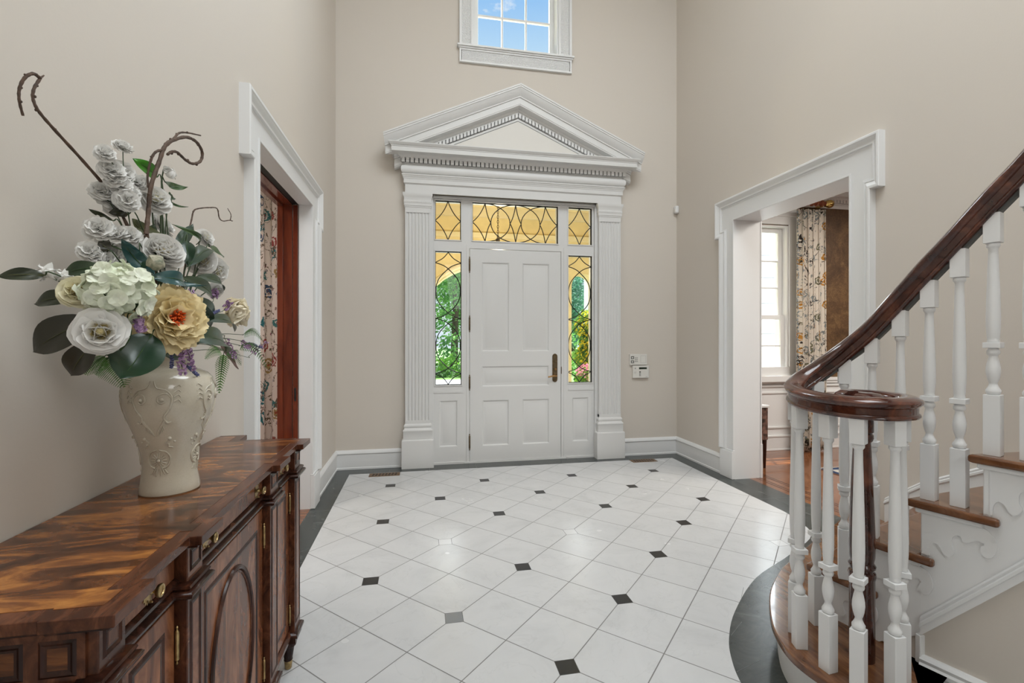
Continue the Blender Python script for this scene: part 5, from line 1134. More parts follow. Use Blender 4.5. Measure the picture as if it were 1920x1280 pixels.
        mb = MB(); layers(mb, c - ax * R * 0.85, ax, R, [(3, 66, -62, 2.25, 0.2), (4, 74, -58, 2.35, 0.6)], cup=0.35, wide=0.50); mb.build('petals', PM['white'], t, angle=180)
        MB().ball(c, R * 0.88, 10, 8).build('bud_core', PM['white'], t)
        cx_ = MB()
        for k in range(5): petal(cx_, c - ax * R * 0.9, ax, k * 1.257, 1.0, 0.3, R * 0.9, R * 0.7, 0.4, nu=3, nv=3)
        cx_.build('calyx', LM['olive_l'], t, angle=180)
    if 'bud' not in kind:
        cx_ = MB()
        for k in range(5): petal(cx_, b0 - ax * R * 0.06, ax, k * 1.257, 1.25, 1.6, R * 0.5, R * 0.3, 0.3, nu=3, nv=3)
        cx_.build('calyx', LM['green_d'], t, angle=180)
    stem_to(t, b0, -ax)
def double_blossom(c, ax, R):
    mb = MB(); layers(mb, c - ax * R * 0.4, ax, R, [(4, 20, 4, 0.6, 0.2), (5, 44, 36, 0.8, 0.6), (6, 66, 66, 0.92, 0.1), (6, 90, 98, 0.95, 0.5)], ruffle=0.0018, cup=0.2, wide=0.95); return mb
for lab, base, fl_ in SPRAYS:
    base = Vector(base); t = thing('cherry_blossom_spray', base, lab, 'flower', 'cherry blossom sprays of the vase bouquet')
    sm_ = MB(); cen = sum((Vector(p) for p, r in fl_), Vector()) / len(fl_)
    for p, r in fl_:
        p = Vector(p); r = r * 1.32; ax = ((p - cen) * 6 + frame_of(p, (rng.uniform(-.5, .5), rng.uniform(0, .6), 0.8))).normalized()
        double_blossom(p, ax, r).build('blossom', PM['white'], t, angle=180)
        sm_.tube(smooth_path([base, (base + cen * 2) / 3, (cen + p) / 2 - Vector((0, 0, 0.01)), p - ax * r * 0.3], 4), 0.0011, 5)
    sm_.tube(smooth_path([base, (base + MOUTH) / 2 + Vector((0, 0, 0.02)), MOUTH, MOUTH - Vector((0, 0, 0.1))], 4), 0.0022, 6)
    sm_.build('stem', PM['stem'], t)
def leaf_mesh(base, tip, W, bend, nv=12, nu=7):
    base, tip = Vector(base), Vector(tip); d = tip - base; L = d.length; d.normalize()
    n = TOCAM((base + tip) / 2) + Vector((0, 0, 0.35)); n = (n - d * n.dot(d)).normalized(); t = d.cross(n); pts = []
    for i in range(nv + 1):
        s = i / nv; w = W * 0.5 * (math.sin(PI * s ** 0.85) ** 0.75) * (1.0 if s < 0.96 else 0.8) + 0.0004
        if s > 0.8: w *= 1 - ((s - 0.8) / 0.2) ** 2 * 0.35
        for j in range(nu):
            q = -1 + 2 * j / (nu - 1)
            p = base + d * L * s + t * w * q + n * (bend * L * math.sin(PI * s) + w * 0.28 * abs(q) + 0.0018 * math.sin(9 * s + 3 * q))
            pts.append((max(p.x, 0.006), p.y, p.z))
    fs = [(i * nu + j, i * nu + j + 1, (i + 1) * nu + j + 1, (i + 1) * nu + j) for i in range(nv) for j in range(nu - 1)]
    mb = MB().add(pts, fs)
    return mb, [base + d * L * s + n * (bend * L * math.sin(PI * s) + 0.0006) for s in [i / 8 for i in range(9)]]
for base, tip, W, col, bend, lab in LEAVES:
    t = thing('leaf', base, lab, 'leaf', 'leaves of the vase bouquet')
    mb, mid = leaf_mesh(base, tip, W, bend); mb.build('blade', LM[col], t, angle=70)
    mid = [Vector((max(p.x, 0.008), p.y, p.z)) for p in mid]
    MB().tube(mid, [0.0014 - 0.0011 * i / 8 for i in range(9)], 5).build('midrib', LM['olive_l' if col in ('olive', 'brown', 'olive_l') else 'green_m'], t)
    b = Vector(base); stem_to(t, b, (b - Vector(tip)).normalized(), 0.0015)
for base, tip, W, lab in FERNS:
    base, tip = Vector(base), Vector(tip); t = thing('fern_frond', base, lab, 'fern', 'ferns of the vase bouquet')
    d = (tip - base); L = d.length; d.normalize(); n = TOCAM(base); n = (n - d * n.dot(d)).normalized(); s_ = d.cross(n)
    sag = Vector((0, 0, -1)); P = [base + d * L * q + Vector((0, 0, 0.08 * L * math.sin(PI * q))) for q in [i / 18 for i in range(19)]]
    P = [Vector((max(p.x, 0.02), p.y, p.z)) for p in P]
    fm = MB()
    for i in range(2, 19):
        q = i / 18; w = 1.35 * W * (1 - q) ** 0.6 * (0.5 + 1.2 * min(q * 2, 0.5)) + 0.003
        for sg in (-1, 1):
            dd = (s_ * sg + d * 0.55).normalized(); a = P[i]; N_ = 5; h_w = L / 18 * 0.52; vs = []
            for k in range(N_ + 1):
                u = k / N_; hw = h_w * (1 - u * 0.75) * (1.0 if k % 2 == 0 else 0.55)
                c = a + dd * w * u + n * (0.10 * w * u * u) - Vector((0, 0, 0.15 * w * u * u)); vs += [c - d * hw, c + d * hw]
            vs = [(max(v.x, 0.006), v.y, v.z) for v in vs]
            fm.add(vs, [(2 * k, 2 * k + 1, 2 * k + 3, 2 * k + 2) for k in range(N_)])
    fm.build('pinnae', PM['fern'], t, angle=180)
    MB().tube(P, [0.0011 - 0.0008 * i / 18 for i in range(19)], 5).build('rachis', PM['stem'], t)
    stem_to(t, base, -d, 0.0012)
for base, tip, col, lab in SPRIGS:
    base, tip = Vector(base), Vector(tip); t = thing('lavender_sprig', base, lab, 'flower', 'lavender sprigs of the vase bouquet')
    d = (tip - base); L = d.length; d.normalize(); n = 9 if col == 'blue' else 7
    mb = MB()
    for i in range(n):
        q = 0.25 + 0.75 * i / (n - 1); p = base + d * L * q
        for k in range(5):
            a = rng.random() * 6.28; e1 = d.orthogonal().normalized(); e2 = d.cross(e1); dr = e1 * math.cos(a) + e2 * math.sin(a)
            if col == 'blue': mb.ball(p + dr * 0.0030, 0.0026, 6, 4)
            else:
                o = p + dr * rng.uniform(0.002, 0.008)
                for m_ in range(3): petal(mb, o, (dr + d * 0.4).normalized(), a + m_ * 2.1, 0.5, 1.2, 0.0068, 0.0062, 0.3, nu=3, nv=2)
    mb.build('florets', PM[col], t, angle=180)
    MB().tube([base, base + d * L * 0.5, tip], 0.0009, 5).build('stalk', LM['olive_l'], t)
    stem_to(t, base, -d, 0.0010)
for lab, lines, rad in TWIGS:
    t = thing('twig', lines[0][0], lab, 'twig', 'bare twigs of the vase bouquet')
    for li, L in enumerate(lines):
        P = smooth_path(L, 7); n = len(P); mb = MB()
        mb.tube(P, [rad[li] * (1.0 - 0.35 * i / (n - 1)) * (1 + 0.10 * math.sin(i * 1.9)) for i in range(n)], 8)
        for i in range(4, n - 2, 8):
            mb.ball(P[i] + Vector((rng.uniform(-1, 1), rng.uniform(-1, 1), rng.uniform(-1, 1))).normalized() * rad[li] * 0.8, rad[li] * 0.75, 6, 5)
        mb.build('branch', PM['twig'], t)
    b = Vector(lines[0][0]); MB().tube(smooth_path([b, (b + MOUTH) / 2, MOUTH, MOUTH - Vector((0, 0, 0.1))], 4), rad[0], 7).build('stem', PM['twig'], t)
# ---------------------------------------------------------------- small things on walls and floor
kp = thing('alarm_keypad', (3.37, 0, 1.12), 'upper ivory wall keypad with two framed lamps, right of the front door', 'keypad', 'wall keypads by the door')
MB().box(3.262, 3.476, -0.028, 0, 1.058, 1.184).build('case', 'plastic', kp, angle=None, bevel=0.004)
for z in (1.128, 1.080):
    MB().frame(3.274, 3.310, z, z + 0.030, 0.006, -0.0300, -0.026).build('lamp_frame', 'plastic_d', kp, angle=None)
for i in range(2):
    for j in range(3): MB().box(3.322 + 0.020 * i, 3.336 + 0.020 * i, -0.0305, -0.026, 1.095 + 0.020 * j, 1.106 + 0.020 * j).build('button', 'plastic_g', kp, angle=None)
MB().frame(3.392, 3.460, 1.08, 1.165, 0.002, -0.0288, -0.026).build('cover_seam', 'plastic_g', kp, angle=None)
k2 = thing('alarm_keypad', (3.40, 0, 0.98), 'lower ivory wall keypad with a dark display, right of the front door', 'keypad', 'wall keypads by the door')
MB().box(3.297, 3.498, -0.030, 0, 0.905, 1.050).build('case', 'plastic', k2, angle=None, bevel=0.005)
MB().box(3.372, 3.470, -0.0312, -0.028, 1.008, 1.030).build('display', 'plastic_d', k2, angle=None)
MB().lathe([(0.008, 0), (0.008, 0.003)], (3.325, -0.0325, 1.018), 14, 'y').build('speaker', 'plastic_g', k2)
for j, c_ in enumerate(('plastic_d', 'plastic_g', 'plastic_g', 'plastic_g')): MB().box(3.376, 3.393, -0.0322, -0.028, 0.972 - 0.014 * j, 0.982 - 0.014 * j).build('button', c_, k2, angle=None)
MB().box(3.310, 3.340, -0.0308, -0.028, 0.974, 0.977).box(3.310, 3.336, -0.0308, -0.028, 0.960, 0.9625).box(3.455, 3.482, -0.0308, -0.028, 0.918, 0.922).build('printed_lines', 'plastic_g', k2, angle=None)
md = thing('motion_sensor', (3.85, -0.03, 2.89), 'small white motion sensor high in the right front corner', 'sensor')
MB().box(3.823, 3.866, -0.062, -0.006, 2.848, 2.935).build('case', 'white', md, angle=None, bevel=0.012)
MB().box(3.8215, 3.8235, -0.050, -0.018, 2.862, 2.895).build('lens', 'plastic', md, angle=None)
def vent(x0, x1, y0, y1, lab):
    v = thing('floor_vent', ((x0 + x1) / 2, (y0 + y1) / 2, 0), lab, 'floor vent', 'brown floor vents by the door wall')
    MB().box(x0, x1, y0, y1, 0.0, 0.004).build('frame', 'vent', v, angle=None, bevel=0.002)
    s = MB(); n = 8; w = (x1 - x0 - 0.05) / n; ym = (y0 + y1) / 2
    for i in range(n):
        xa = x0 + 0.025 + w * i
        s.box(xa + w * 0.2, xa + w * 0.72, y0 + 0.020, ym - 0.008, 0.003, 0.0046).box(xa + w * 0.35, xa + w * 0.85, ym + 0.006, y1 - 0.020, 0.003, 0.0046)
    s.build('slots', 'black', v, angle=None)
vent(0.363, 0.664, -0.325, -0.215, 'left brown metal floor vent near the left corner')
vent(3.170, 3.463, -0.312, -0.202, 'right brown metal floor vent near the right corner')

# ---------------------------------------------------------------- curtains
def print_fabric(name, base, blots, lines, scale):
    """cloth with scattered coloured motifs; blots: (scale, size, seed, colours)"""
    m, nt, b = new_mat(name); h = NT(nt)
    uv = nt.nodes.new('ShaderNodeUVMap'); base_v = uv.outputs[0]; col = base
    for sc, size, seed, cols, rough in blots:
        mp = nt.nodes.new('ShaderNodeMapping'); mp.inputs['Scale'].default_value = (sc, sc * 0.85, sc); mp.inputs['Location'].default_value = (seed, seed * 1.7, seed * 0.3); nt.links.new(base_v, mp.inputs['Vector'])
        dn_ = nt.nodes.new('ShaderNodeTexNoise'); dn_.inputs['Scale'].default_value = rough; dn_.inputs['Detail'].default_value = 3; nt.links.new(mp.outputs[0], dn_.inputs['Vector'])
        va = nt.nodes.new('ShaderNodeVectorMath'); va.operation = 'MULTIPLY_ADD'; va.inputs[1].default_value = (0.35, 0.35, 0.35); nt.links.new(dn_.outputs['Color'], va.inputs[0]); nt.links.new(mp.outputs[0], va.inputs[2])
        vo = nt.nodes.new('ShaderNodeTexVoronoi'); vo.inputs['Scale'].default_value = 1.0; vo.inputs['Randomness'].default_value = 0.8; nt.links.new(va.outputs[0], vo.inputs['Vector'])
        d = vo.outputs['Distance']
        sep = nt.nodes.new('ShaderNodeSeparateColor'); nt.links.new(vo.outputs['Color'], sep.inputs[0])
        n = nt.nodes.new('ShaderNodeValToRGB'); n.color_ramp.interpolation = 'CONSTANT'; e = n.color_ramp.elements
        e[0].position = 0; e[0].color = (*cols[0], 1); e[1].position = 1 - 1 / len(cols); e[1].color = (*cols[-1], 1)
        for i, c in enumerate(cols[1:-1]): k = e.new((i + 1) / len(cols)); k.color = (*c, 1)
        nt.links.new(sep.outputs[0], n.inputs[0])
        col = h.mix(h.m('LESS_THAN', d, size), col, n.outputs[0])
        col = h.mix(h.m('LESS_THAN', h.m('ABSOLUTE', h.m('SUBTRACT', d, size * 0.62)), size * 0.10), col, base)
        core = h.m('LESS_THAN', d, size * 0.22); col = h.mix(core, col, (0.36, 0.06, 0.04) if len(cols) > 3 else cols[-1])
    for sc, w, seed, c in lines:
        mp = nt.nodes.new('ShaderNodeMapping'); mp.inputs['Scale'].default_value = (sc, sc * 0.6, sc); mp.inputs['Location'].default_value = (seed, seed, seed); nt.links.new(base_v, mp.inputs['Vector'])
        nz = h.noise(mp.outputs[0], 1.0, 4, 0.55, 0.6); gate = h.noise(mp.outputs[0], 0.7, 2)
        col = h.mix(h.m('MULTIPLY', h.m('LESS_THAN', h.m('ABSOLUTE', h.m('SUBTRACT', nz, 0.5)), w), h.m('GREATER_THAN', gate, 0.44)), col, c)
    if isinstance(col, tuple): b.inputs['Base Color'].default_value = (*col, 1)
    else: nt.links.new(col, b.inputs['Base Color'])
    b.inputs['Roughness'].default_value = 0.85; b.inputs['Specular IOR Level'].default_value = 0.1
    wv = h.noise(base_v, 900, 1); h.bump(wv, 0.12, 0.001, b)
    # light passes through the cloth
    N = nt.nodes; tr = N.new('ShaderNodeBsdfTranslucent'); mx = N.new('ShaderNodeMixShader'); mx.inputs[0].default_value = 0.28
    if not isinstance(col, tuple): nt.links.new(col, tr.inputs['Color'])
    nt.links.new(b.outputs[0], mx.inputs[1]); nt.links.new(tr.outputs[0], mx.inputs[2]); nt.links.new(mx.outputs[0], N['Material Output'].inputs['Surface'])
    return m
def curtain_panel(name, x0, x1, y, z0, z1, folds, amp, material, parent, taper=0.0):
    nx, nz = folds * 14, 24; vs = []; uvs = []; fs = []
    for i in range(nz + 1):
        t = i / nz; z = z0 + (z1 - z0) * t
        for j in range(nx + 1):
            s = j / nx; a = amp * (0.75 + 0.25 * math.sin(5 * s + 2 * t)) * (1.0 - 0.35 * t)
            x = x0 + (x1 - x0) * s + taper * (1 - t) * (s - 0.5); vs.append((x + 0.012 * math.sin(2 * PI * folds * s * 2 + t), y + a * math.sin(2 * PI * folds * s + 0.5 * math.sin(3 * t)), z)); uvs.append((s * (x1 - x0) * 2.2, z))
    for i in range(nz):
        for j in range(nx): fs.append((i * (nx + 1) + j, i * (nx + 1) + j + 1, (i + 1) * (nx + 1) + j + 1, (i + 1) * (nx + 1) + j))
    o = MB().add(vs, fs).build(name, material, parent, angle=80)
    ul = o.data.uv_layers.new(name='UVMap'); 
    for lp in o.data.loops: ul.data[lp.index].uv = uvs[lp.vertex_index]
    o.modifiers.new('thick', 'SOLIDIFY').thickness = 0.003
    return o
FAB1 = print_fabric('paisley_print_cloth', (0.80, 0.70, 0.64), [(6.0, 0.34, 1.3, [(0.04, 0.17, 0.19), (0.36, 0.09, 0.08), (0.07, 0.20, 0.20), (0.40, 0.27, 0.12), (0.06, 0.10, 0.17)], 6.0), (15, 0.20, 4.1, [(0.20, 0.03, 0.06), (0.03, 0.05, 0.09), (0.16, 0.07, 0.05)], 8.0)], [(9, 0.012, 2.0, (0.16, 0.12, 0.08))], 1)
FAB2 = print_fabric('branch_print_cloth', (0.80, 0.73, 0.64), [(8.5, 0.36, 3.3, [(0.58, 0.28, 0.06), (0.30, 0.33, 0.33), (0.20, 0.19, 0.12)], 4.0), (11, 0.18, 7.7, [(0.04, 0.035, 0.03), (0.16, 0.18, 0.18), (0.14, 0.12, 0.05)], 9.0)], [(6, 0.010, 5.0, (0.055, 0.045, 0.04)), (9, 0.010, 9.0, (0.22, 0.24, 0.24))], 1)
c1 = thing('curtain', (-0.8, -0.32, 0), 'white curtain printed with teal and red paisley seen through the left opening', 'curtain')
curtain_panel('drape', -1.02, -0.43, -0.33, 0.02, 2.92, 5, 0.040, FAB1, c1)
MB().tube([(-2.1, -0.33, 2.95), (-0.33, -0.33, 2.95)], 0.018, 10).build('curtain_rod', 'dark_wood', c1)
c2 = thing('curtain', (5.62, -0.22, 0), 'cream curtain printed with birds and branches beside the right room window', 'curtain')
curtain_panel('drape', 5.315, 5.70, -0.245, 0.015, 2.925, 5, 0.046, FAB2, c2, taper=0.03)
tz = MB()
for i in range(62):
    z = 0.06 + i * 0.046; tz.lathe([(0.002, 0.030), (0.007, 0.024), (0.005, 0.018), (0.010, 0.0)], (5.300 + 0.006 * math.sin(i * 1.3), -0.262, z), 6)
tz.build('tassel_trim', mat('grey_blue_tassel', (0.22, 0.24, 0.25), 0.8), c2); c2.children[-1]['kind'] = 'stuff'
rd = thing('curtain_rod', (5.0, -0.22, 3.0), 'carved reddish wooden curtain rod with a gilt finial in the right room', 'curtain rod')
MB().tube([(3.9 + 0.35, -0.24, 3.005), (5.70, -0.24, 3.005)], 0.026, 12).build('pole', mat('reddish_wood_pole', (0.20, 0.045, 0.02), 0.3), rd)
WR_ = mat('wood_ring', (0.26, 0.08, 0.03), 0.3)
for i in range(5): MB().lathe([(0.030, -0.012), (0.040, -0.004), (0.040, 0.004), (0.030, 0.012)], (5.38 + 0.068 * i, -0.24, 3.005), 14, 'x').build('ring', WR_, rd)
MB().lathe([(0.026, 0), (0.038, 0.012), (0.030, 0.022), (0.044, 0.04), (0.050, 0.065), (0.042, 0.090), (0.020, 0.105), (0.008, 0.112), (0.002, 0.125)], (5.70, -0.24, 3.005), 16, 'x').build('finial', 'gold', rd)
MB().box(5.655, 5.675, -0.24, RY, 2.965, 2.985).build('bracket', 'gold', rd, angle=None)

# side table just visible past the right jamb
tb = thing('side_table', (4.55, -0.55, 0), 'dark carved side table with a white top past the right doorway', 'table')
MB().box(4.18, 4.475, -0.80, -0.30, 0.640, 0.665).build('top', mat('white_marble_top', (0.75, 0.74, 0.72), 0.2), tb, angle=None, bevel=0.004)
MB().box(4.20, 4.462, -0.79, -0.31, 0.30, 0.640).build('cabinet', mat('carved_brown_cabinet', (0.03, 0.018, 0.012), 0.5, color2=(0.24, 0.13, 0.10), nscale=26), tb, angle=None, bevel=0.004)
for x in (4.22, 4.44):
    for y in (-0.765, -0.335): MB().lathe([(0.012, 0), (0.018, 0.15), (0.022, 0.30)], (x, y, 0), 10).build('leg', 'dark_wood', tb)
cr2 = MB()
for i in range(7):
    for j in range(6): cr2.ball((4.4625, -0.76 + 0.07 * i + 0.02 * (j % 2), 0.335 + 0.052 * j), 0.014, 6, 5, (0.5, 1, 1))
cr2.build('carving', mat('carved_highlight', (0.28, 0.13, 0.09), 0.5), tb)
rug = thing('rug', (5.8, -1.5, 0), 'dark blue bordered rug with a white fringe on the right room floor', 'rug')
MB().box(4.98, 7.4, -3.2, -0.93, 0.0, 0.008).build('pile', mat('blue_rug', (0.035, 0.06, 0.12), 0.9, color2=(0.50, 0.46, 0.40), nscale=9), rug, angle=None)
MB().frame(0, 1, 0, 1, 0.1, 0, 1) if False else None
MB().box(4.98, 7.4, -0.985, -0.93, 0.008, 0.0095).box(4.98, 5.03, -3.2, -0.985, 0.008, 0.0095).build('border', mat('navy_rug_border', (0.02, 0.04, 0.10), 0.9), rug, angle=None)
fr_ = MB()
for i in range(110):
    x = 4.985 + i * 0.022; fr_.tube([(x, -0.93, 0.005), (x + rng.uniform(-0.01, 0.01), -0.87 + rng.uniform(-0.015, 0.01), 0.003)], 0.003, 4)
f_o = fr_.build('fringe', mat('white_fringe', (0.78, 0.76, 0.72), 0.9), rug); f_o['kind'] = 'stuff'
# ---------------------------------------------------------------- outdoors: porch, drive and garden
STU = mat('tan_stucco', (0.74, 0.60, 0.32), 0.8, noise=0.08, nscale=6, bump=0.1, bscale=40)
PY0, PY1 = 2.60, 2.95
def arch_wall(name, arches, x0, x1, z1, lab):
    """porch front wall with round arches (centre, half width, spring height)"""
    mb = MB(); xs = [x0]; cells = []
    edges = sorted(arches)
    cur = x0
    for c, hw, sp in edges:
        mb.box(cur, c - hw, PY0, PY1, 0 if True else 0, z1)
        n = 20; top = [(c + hw * math.cos(PI - PI * i / n), sp + hw * math.sin(PI * i / n)) for i in range(n + 1)]
        outline = top + [(c + hw, z1), (c - hw, z1)]
        mb.prism(outline, lambda a, b, d: (a, d, b), PY0, PY1); cur = c + hw
    mb.box(cur, x1, PY0, PY1, 0, z1)
    o = mb.build(name, STU, angle=30); struct(o, lab, 'porch'); return o
ARCH = [(1.918, 1.13, 1.44), (3.62, 0.215, 2.26), (0.22, 0.215, 2.26)]
aw = arch_wall('porch_wall', ARCH, -0.6, 4.4, 3.5, 'tan stucco porch wall with a wide arch outside the front door')
CREAMT = mat('cream_stucco_moulding', (0.74, 0.64, 0.42), 0.7)
am = MB()
for c, hw, sp in ARCH[:1]:
    path = [(c + (hw + 0.05) * math.cos(PI - PI * i / 24), PY0 - 0.005, sp + (hw + 0.05) * math.sin(PI * i / 24)) for i in range(25)]
    am.tube(path, 0.035, 6)
am.box(-0.6, 4.4, PY0 - 0.05, PY0, 3.02, 3.10).box(-0.6, 4.4, PY0 - 0.10, PY0, 3.36, 3.5)
am.build('porch_moulding', CREAMT, aw, angle=40)
o = MB().box(-0.6, 4.4, 0.22, 3.3, 3.5, 3.62).build('porch_ceiling', STU, angle=None); struct(o, 'tan ceiling of the entrance porch', 'porch')
o = MB().box(-0.6, -0.4, 0.22, PY0, 0, 3.5).box(4.2, 4.4, 0.22, PY0, 2.7, 3.5).build('porch_side', STU, angle=None); struct(o, 'tan side wall of the entrance porch', 'porch')
o = MB().box(-0.6, 4.4, 0.22, 3.4, -0.12, 0.0).build('porch_floor', mat('porch_paving', (0.46, 0.43, 0.38), 0.7), angle=None); struct(o, 'paved floor of the entrance porch', 'porch')
ln = thing('hanging_lantern', (1.918, 1.3, 2.0), 'dark metal porch lantern hanging on a chain outside the transom', 'lantern')
ch = MB()
for i in range(22):
    z = 3.49 - 0.034 * i
    ch.tube([(1.918 + (0.011 * math.cos(a) if i % 2 else 0), 1.3 + (0 if i % 2 else 0.011 * math.cos(a)), z + 0.021 * math.sin(a)) for a in [2 * PI * k / 10 for k in range(10)]], 0.0045, 5, closed=True)
ch.build('chain', 'bronze', ln)
MB().lathe([(0.005, 0.77), (0.03, 0.74), (0.03, 0.70), (0.12, 0.64), (0.15, 0.60), (0.15, 0.58)], (1.918, 1.3, 2.0), 8).build('cap', 'bronze', ln)
lc = MB()
for k in range(6):
    a = PI * k / 3; lc.tube([(1.918 + 0.135 * math.cos(a), 1.3 + 0.135 * math.sin(a), 2.58), (1.918 + 0.10 * math.cos(a), 1.3 + 0.10 * math.sin(a), 2.10)], 0.008, 5)
lc.lathe([(0.105, 0.08), (0.105, 0.10), (0.03, 0.05), (0.01, 0.02)], (1.918, 1.3, 2.0), 8); lc.build('cage', 'bronze', ln)
MB().lathe([(0.13, 0.575), (0.096, 0.105)], (1.918, 1.3, 2.0), 6, cap=False).build('glass', 'glass', ln)

ld = bpy.data.lights.new('lantern_porch_fill', 'POINT'); ld.energy = 55; ld.color = (1.0, 0.86, 0.62); ld.shadow_soft_size = 0.05  # added fill inside the lantern to brighten the porch
lo_ = bpy.data.objects.new('lantern_porch_fill', ld); COL.objects.link(lo_); lo_.location = (1.918, 1.3, 2.28)
g = MB().box(-40, 50, 3.4, 70, -0.45, -0.30).box(-40, -0.6, 0.22, 3.4, -0.45, -0.30).box(4.4, 50, 0.22, 3.4, -0.45, -0.30).build('ground', mat('lawn_green', (0.07, 0.17, 0.03), 0.9, color2=(0.14, 0.27, 0.05), nscale=3), angle=None); struct(g, 'green lawn beyond the porch', 'lawn')
d = MB().box(-30, 5.2, 6.0, 13.8, -0.31, -0.285).build('driveway', mat('pale_driveway', (0.46, 0.47, 0.50), 0.8, noise=0.1, nscale=4), angle=None); struct(d, 'pale driveway beyond the porch', 'driveway')
def leaf_mat(name, c1, c2):
    m, nt, b = new_mat(name); h = NT(nt); n1 = h.noise(h.coords(), 1.8, 5)
    col = h.ramp(n1, [(0.35, c1), (0.65, c2)]); nt.links.new(col, b.inputs['Base Color']); b.inputs['Roughness'].default_value = 0.6
    N = nt.nodes; tr = N.new('ShaderNodeBsdfTranslucent'); mx = N.new('ShaderNodeMixShader'); mx.inputs[0].default_value = 0.4
    nt.links.new(col, tr.inputs['Color']); nt.links.new(b.outputs[0], mx.inputs[1]); nt.links.new(tr.outputs[0], mx.inputs[2]); nt.links.new(mx.outputs[0], N['Material Output'].inputs['Surface'])
    return m
FOL = [leaf_mat('tree_foliage', (0.06, 0.22, 0.05), (0.26, 0.50, 0.13)), leaf_mat('blue_green_foliage', (0.06, 0.20, 0.14), (0.18, 0.38, 0.26)), leaf_mat('hedge_foliage', (0.04, 0.17, 0.02), (0.20, 0.42, 0.05)), leaf_mat('shrub_foliage', (0.05, 0.16, 0.03), (0.20, 0.36, 0.06))]
YEL = leaf_mat('yellow_blossom', (0.72, 0.50, 0.02), (0.85, 0.70, 0.04)); PNK = leaf_mat('pink_blossom', (0.62, 0.10, 0.22), (0.80, 0.45, 0.55))
BARK = mat('brown_bark', (0.10, 0.07, 0.05), 0.9)
def cloud(blobs, n, size):
    mb = MB(); tot = sum(b[3] ** 2 for b in blobs)
    for x, y, z, r in blobs:
        for _ in range(int(n * r * r / tot)):
            a, u = rng.uniform(0, 2 * PI), rng.uniform(-1, 1); q = math.sqrt(1 - u * u); rr = r * rng.uniform(0.72, 1.05)
            c = Vector((x + rr * q * math.cos(a), y + rr * q * math.sin(a), z + rr * u)); s = size * rng.uniform(0.6, 1.3)
            e = Vector((rng.gauss(0, 1), rng.gauss(0, 1), rng.gauss(0, 1))).normalized(); f = e.orthogonal().normalized(); h2 = e.cross(f)
            mb.add([c - f * s, c + h2 * s * 0.5, c + f * s, c - h2 * s * 0.5], [(0, 1, 2, 3)])
    return mb
def tree(x, y, hgt, r, fol, lab, n=10000, leafs=0.11):
    t = thing('tree', (x, y, -0.3), lab, 'tree', 'garden trees beyond the drive')
    MB().tube([(x, y, -0.3), (x + 0.1, y, hgt * 0.35), (x, y + 0.1, hgt * 0.7)], [0.22, 0.16, 0.06], 8).build('trunk', BARK, t)
    bl = [(x + rng.uniform(-r, r) * 0.7, y + rng.uniform(-r, r) * 0.6, hgt * rng.uniform(0.25, 0.95), r * rng.uniform(0.4, 0.75)) for _ in range(12)]
    cloud(bl, n, leafs).build('foliage', FOL[fol], t, angle=None)
tree(-0.6, 19.5, 9.0, 3.4, 0, 'broad leafy tree beyond the drive, first from the left through the left sidelight')
tree(2.6, 20.5, 8.5, 3.2, 0, 'light green tree seen in the middle of the left sidelight')
tree(5.4, 24, 9.0, 3.4, 0, 'tree beyond the drive hidden mostly behind the front door')
tree(9.4, 27, 5.4, 2.6, 1, 'bluish tree low in the right sidelight')
tree(12.4, 30, 7.6, 2.8, 1, 'tall bluish tree at the back of the right sidelight')
tree(7.2, 30, 6.6, 2.6, 1, 'distant bluish tree behind the yellow shrub')
tree(-5.0, 22, 9.0, 3.4, 0, 'tree far left beyond the drive')
hd = thing('hedge', (2, 15.5, -0.3), 'low bright green clipped hedge along the far side of the drive', 'hedge')
cloud([(-4 + i * 0.9, 15.4, 0.02, 0.62) for i in range(14)], 5200, 0.09).build('foliage', FOL[2], hd, angle=None)
hd = thing('hedge', (2, 17.2, -0.3), 'darker taller hedge behind the low clipped hedge', 'hedge')
cloud([(-4 + i * 1.1, 17.3, 0.65, 0.95) for i in range(12)], 4200, 0.11).build('foliage', FOL[0], hd, angle=None)
sh = thing('flowering_shrub', (4.15, 4.4, -0.3), 'tall shrub with yellow blossoms seen through the right sidelight', 'shrub')
bl = [(4.42 + rng.uniform(-.16, .22), 4.6 + rng.uniform(-.2, .3), 0.5 + 0.16 * i, 0.20) for i in range(9)]
cloud(bl, 2300, 0.045).build('foliage', FOL[3], sh, angle=None)
cloud([(x + 0.02, y - 0.05, z, r * 1.06) for x, y, z, r in bl], 1200, 0.040).build('blossoms', YEL, sh, angle=None)
MB().tube([(4.4, 4.6, -0.3), (4.4, 4.6, 1.4)], 0.03, 6).build('stem', BARK, sh)
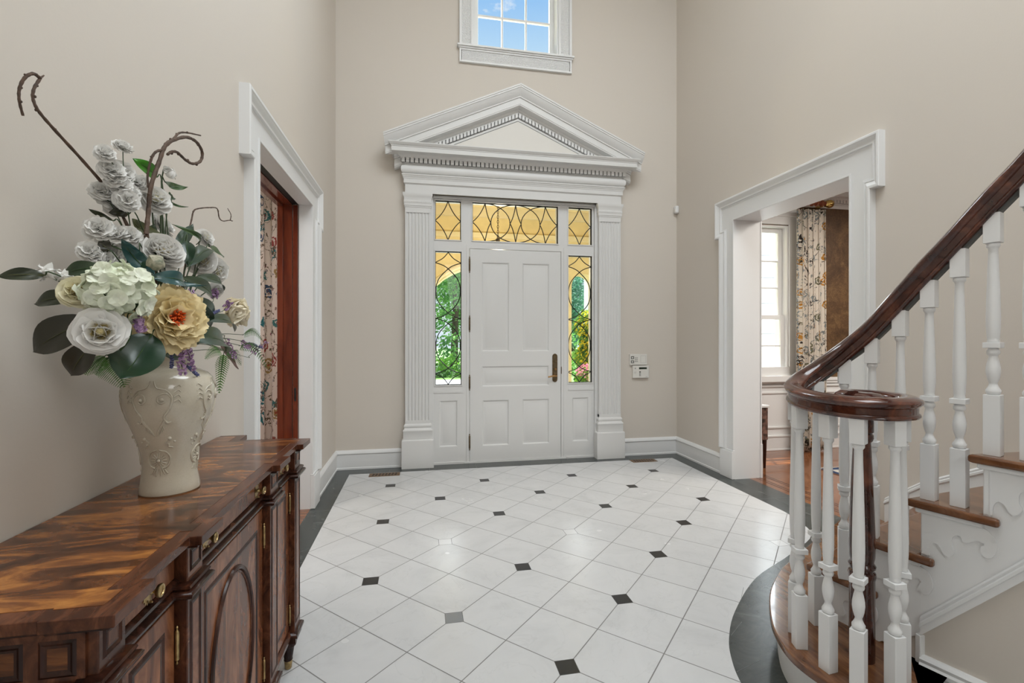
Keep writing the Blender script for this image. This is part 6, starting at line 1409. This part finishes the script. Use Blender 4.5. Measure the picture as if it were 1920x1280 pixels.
sh = thing('flower_pot_plant', (4.0, 3.6, -0.3), 'pink and white flowering plant in a dark pot below the yellow shrub', 'potted plant')
cloud([(4.05, 3.75, 0.62, 0.17), (4.18, 3.8, 0.50, 0.17), (4.0, 3.7, 0.48, 0.16)], 900, 0.040).build('foliage', FOL[2], sh, angle=None)
cloud([(4.05, 3.72, 0.70, 0.17), (4.18, 3.75, 0.64, 0.13)], 420, 0.032).build('blossoms', PNK, sh, angle=None)
MB().lathe([(0.16, 0), (0.24, 0.50), (0.26, 0.52), (0.26, 0.60), (0.22, 0.60)], (4.08, 3.78, -0.3), 16).build('pot', 'plastic_d', sh)
# the white roof of a lower wing seen through the right room window
wt = mat('white_painted_roof', (0.86, 0.87, 0.87), 0.7)
wg = MB().add([(4.9, 1.5, 0.15), (14, 1.5, 0.15), (14, 6.2, 4.4), (4.9, 6.2, 4.4), (4.9, 1.5, -0.3), (14, 1.5, -0.3), (14, 6.2, -0.3), (4.9, 6.2, -0.3)], [(0, 1, 2, 3), (4, 5, 1, 0), (7, 6, 5, 4), (3, 2, 6, 7), (0, 3, 7, 4), (1, 5, 6, 2)]).build('wing_roof', wt, angle=None); struct(wg, 'white sloping roof outside the right room window', 'roof')
m_ = MB()
for i in range(1, 7):
    y = 1.5 + 0.72 * i; z = 0.15 + 4.25 * (y - 1.5) / 4.7; m_.box(4.9, 14, y - 0.008, y + 0.008, z - 0.01, z + 0.006)
m_.build('roof_seams', mat('pale_grey_line', (0.62, 0.64, 0.66), 0.7), wg, angle=None)
lt = MB()
def on_roof(x, y): return (x, y - 0.03, 0.15 + 4.25 * (y - 1.5) / 4.7 + 0.02)
path = [on_roof(6.35 + 0.14 * math.cos(PI - PI * i / 14), 3.05 + 0.20 * math.sin(PI * i / 14)) for i in range(15)]
lt.tube(path, 0.012, 6).tube([path[0], on_roof(6.21, 2.80)], 0.012, 6).tube([path[-1], on_roof(6.49, 2.80)], 0.012, 6)
lt.build('grey_fitting', mat('pale_grey_fitting', (0.45, 0.48, 0.50), 0.6), wg)
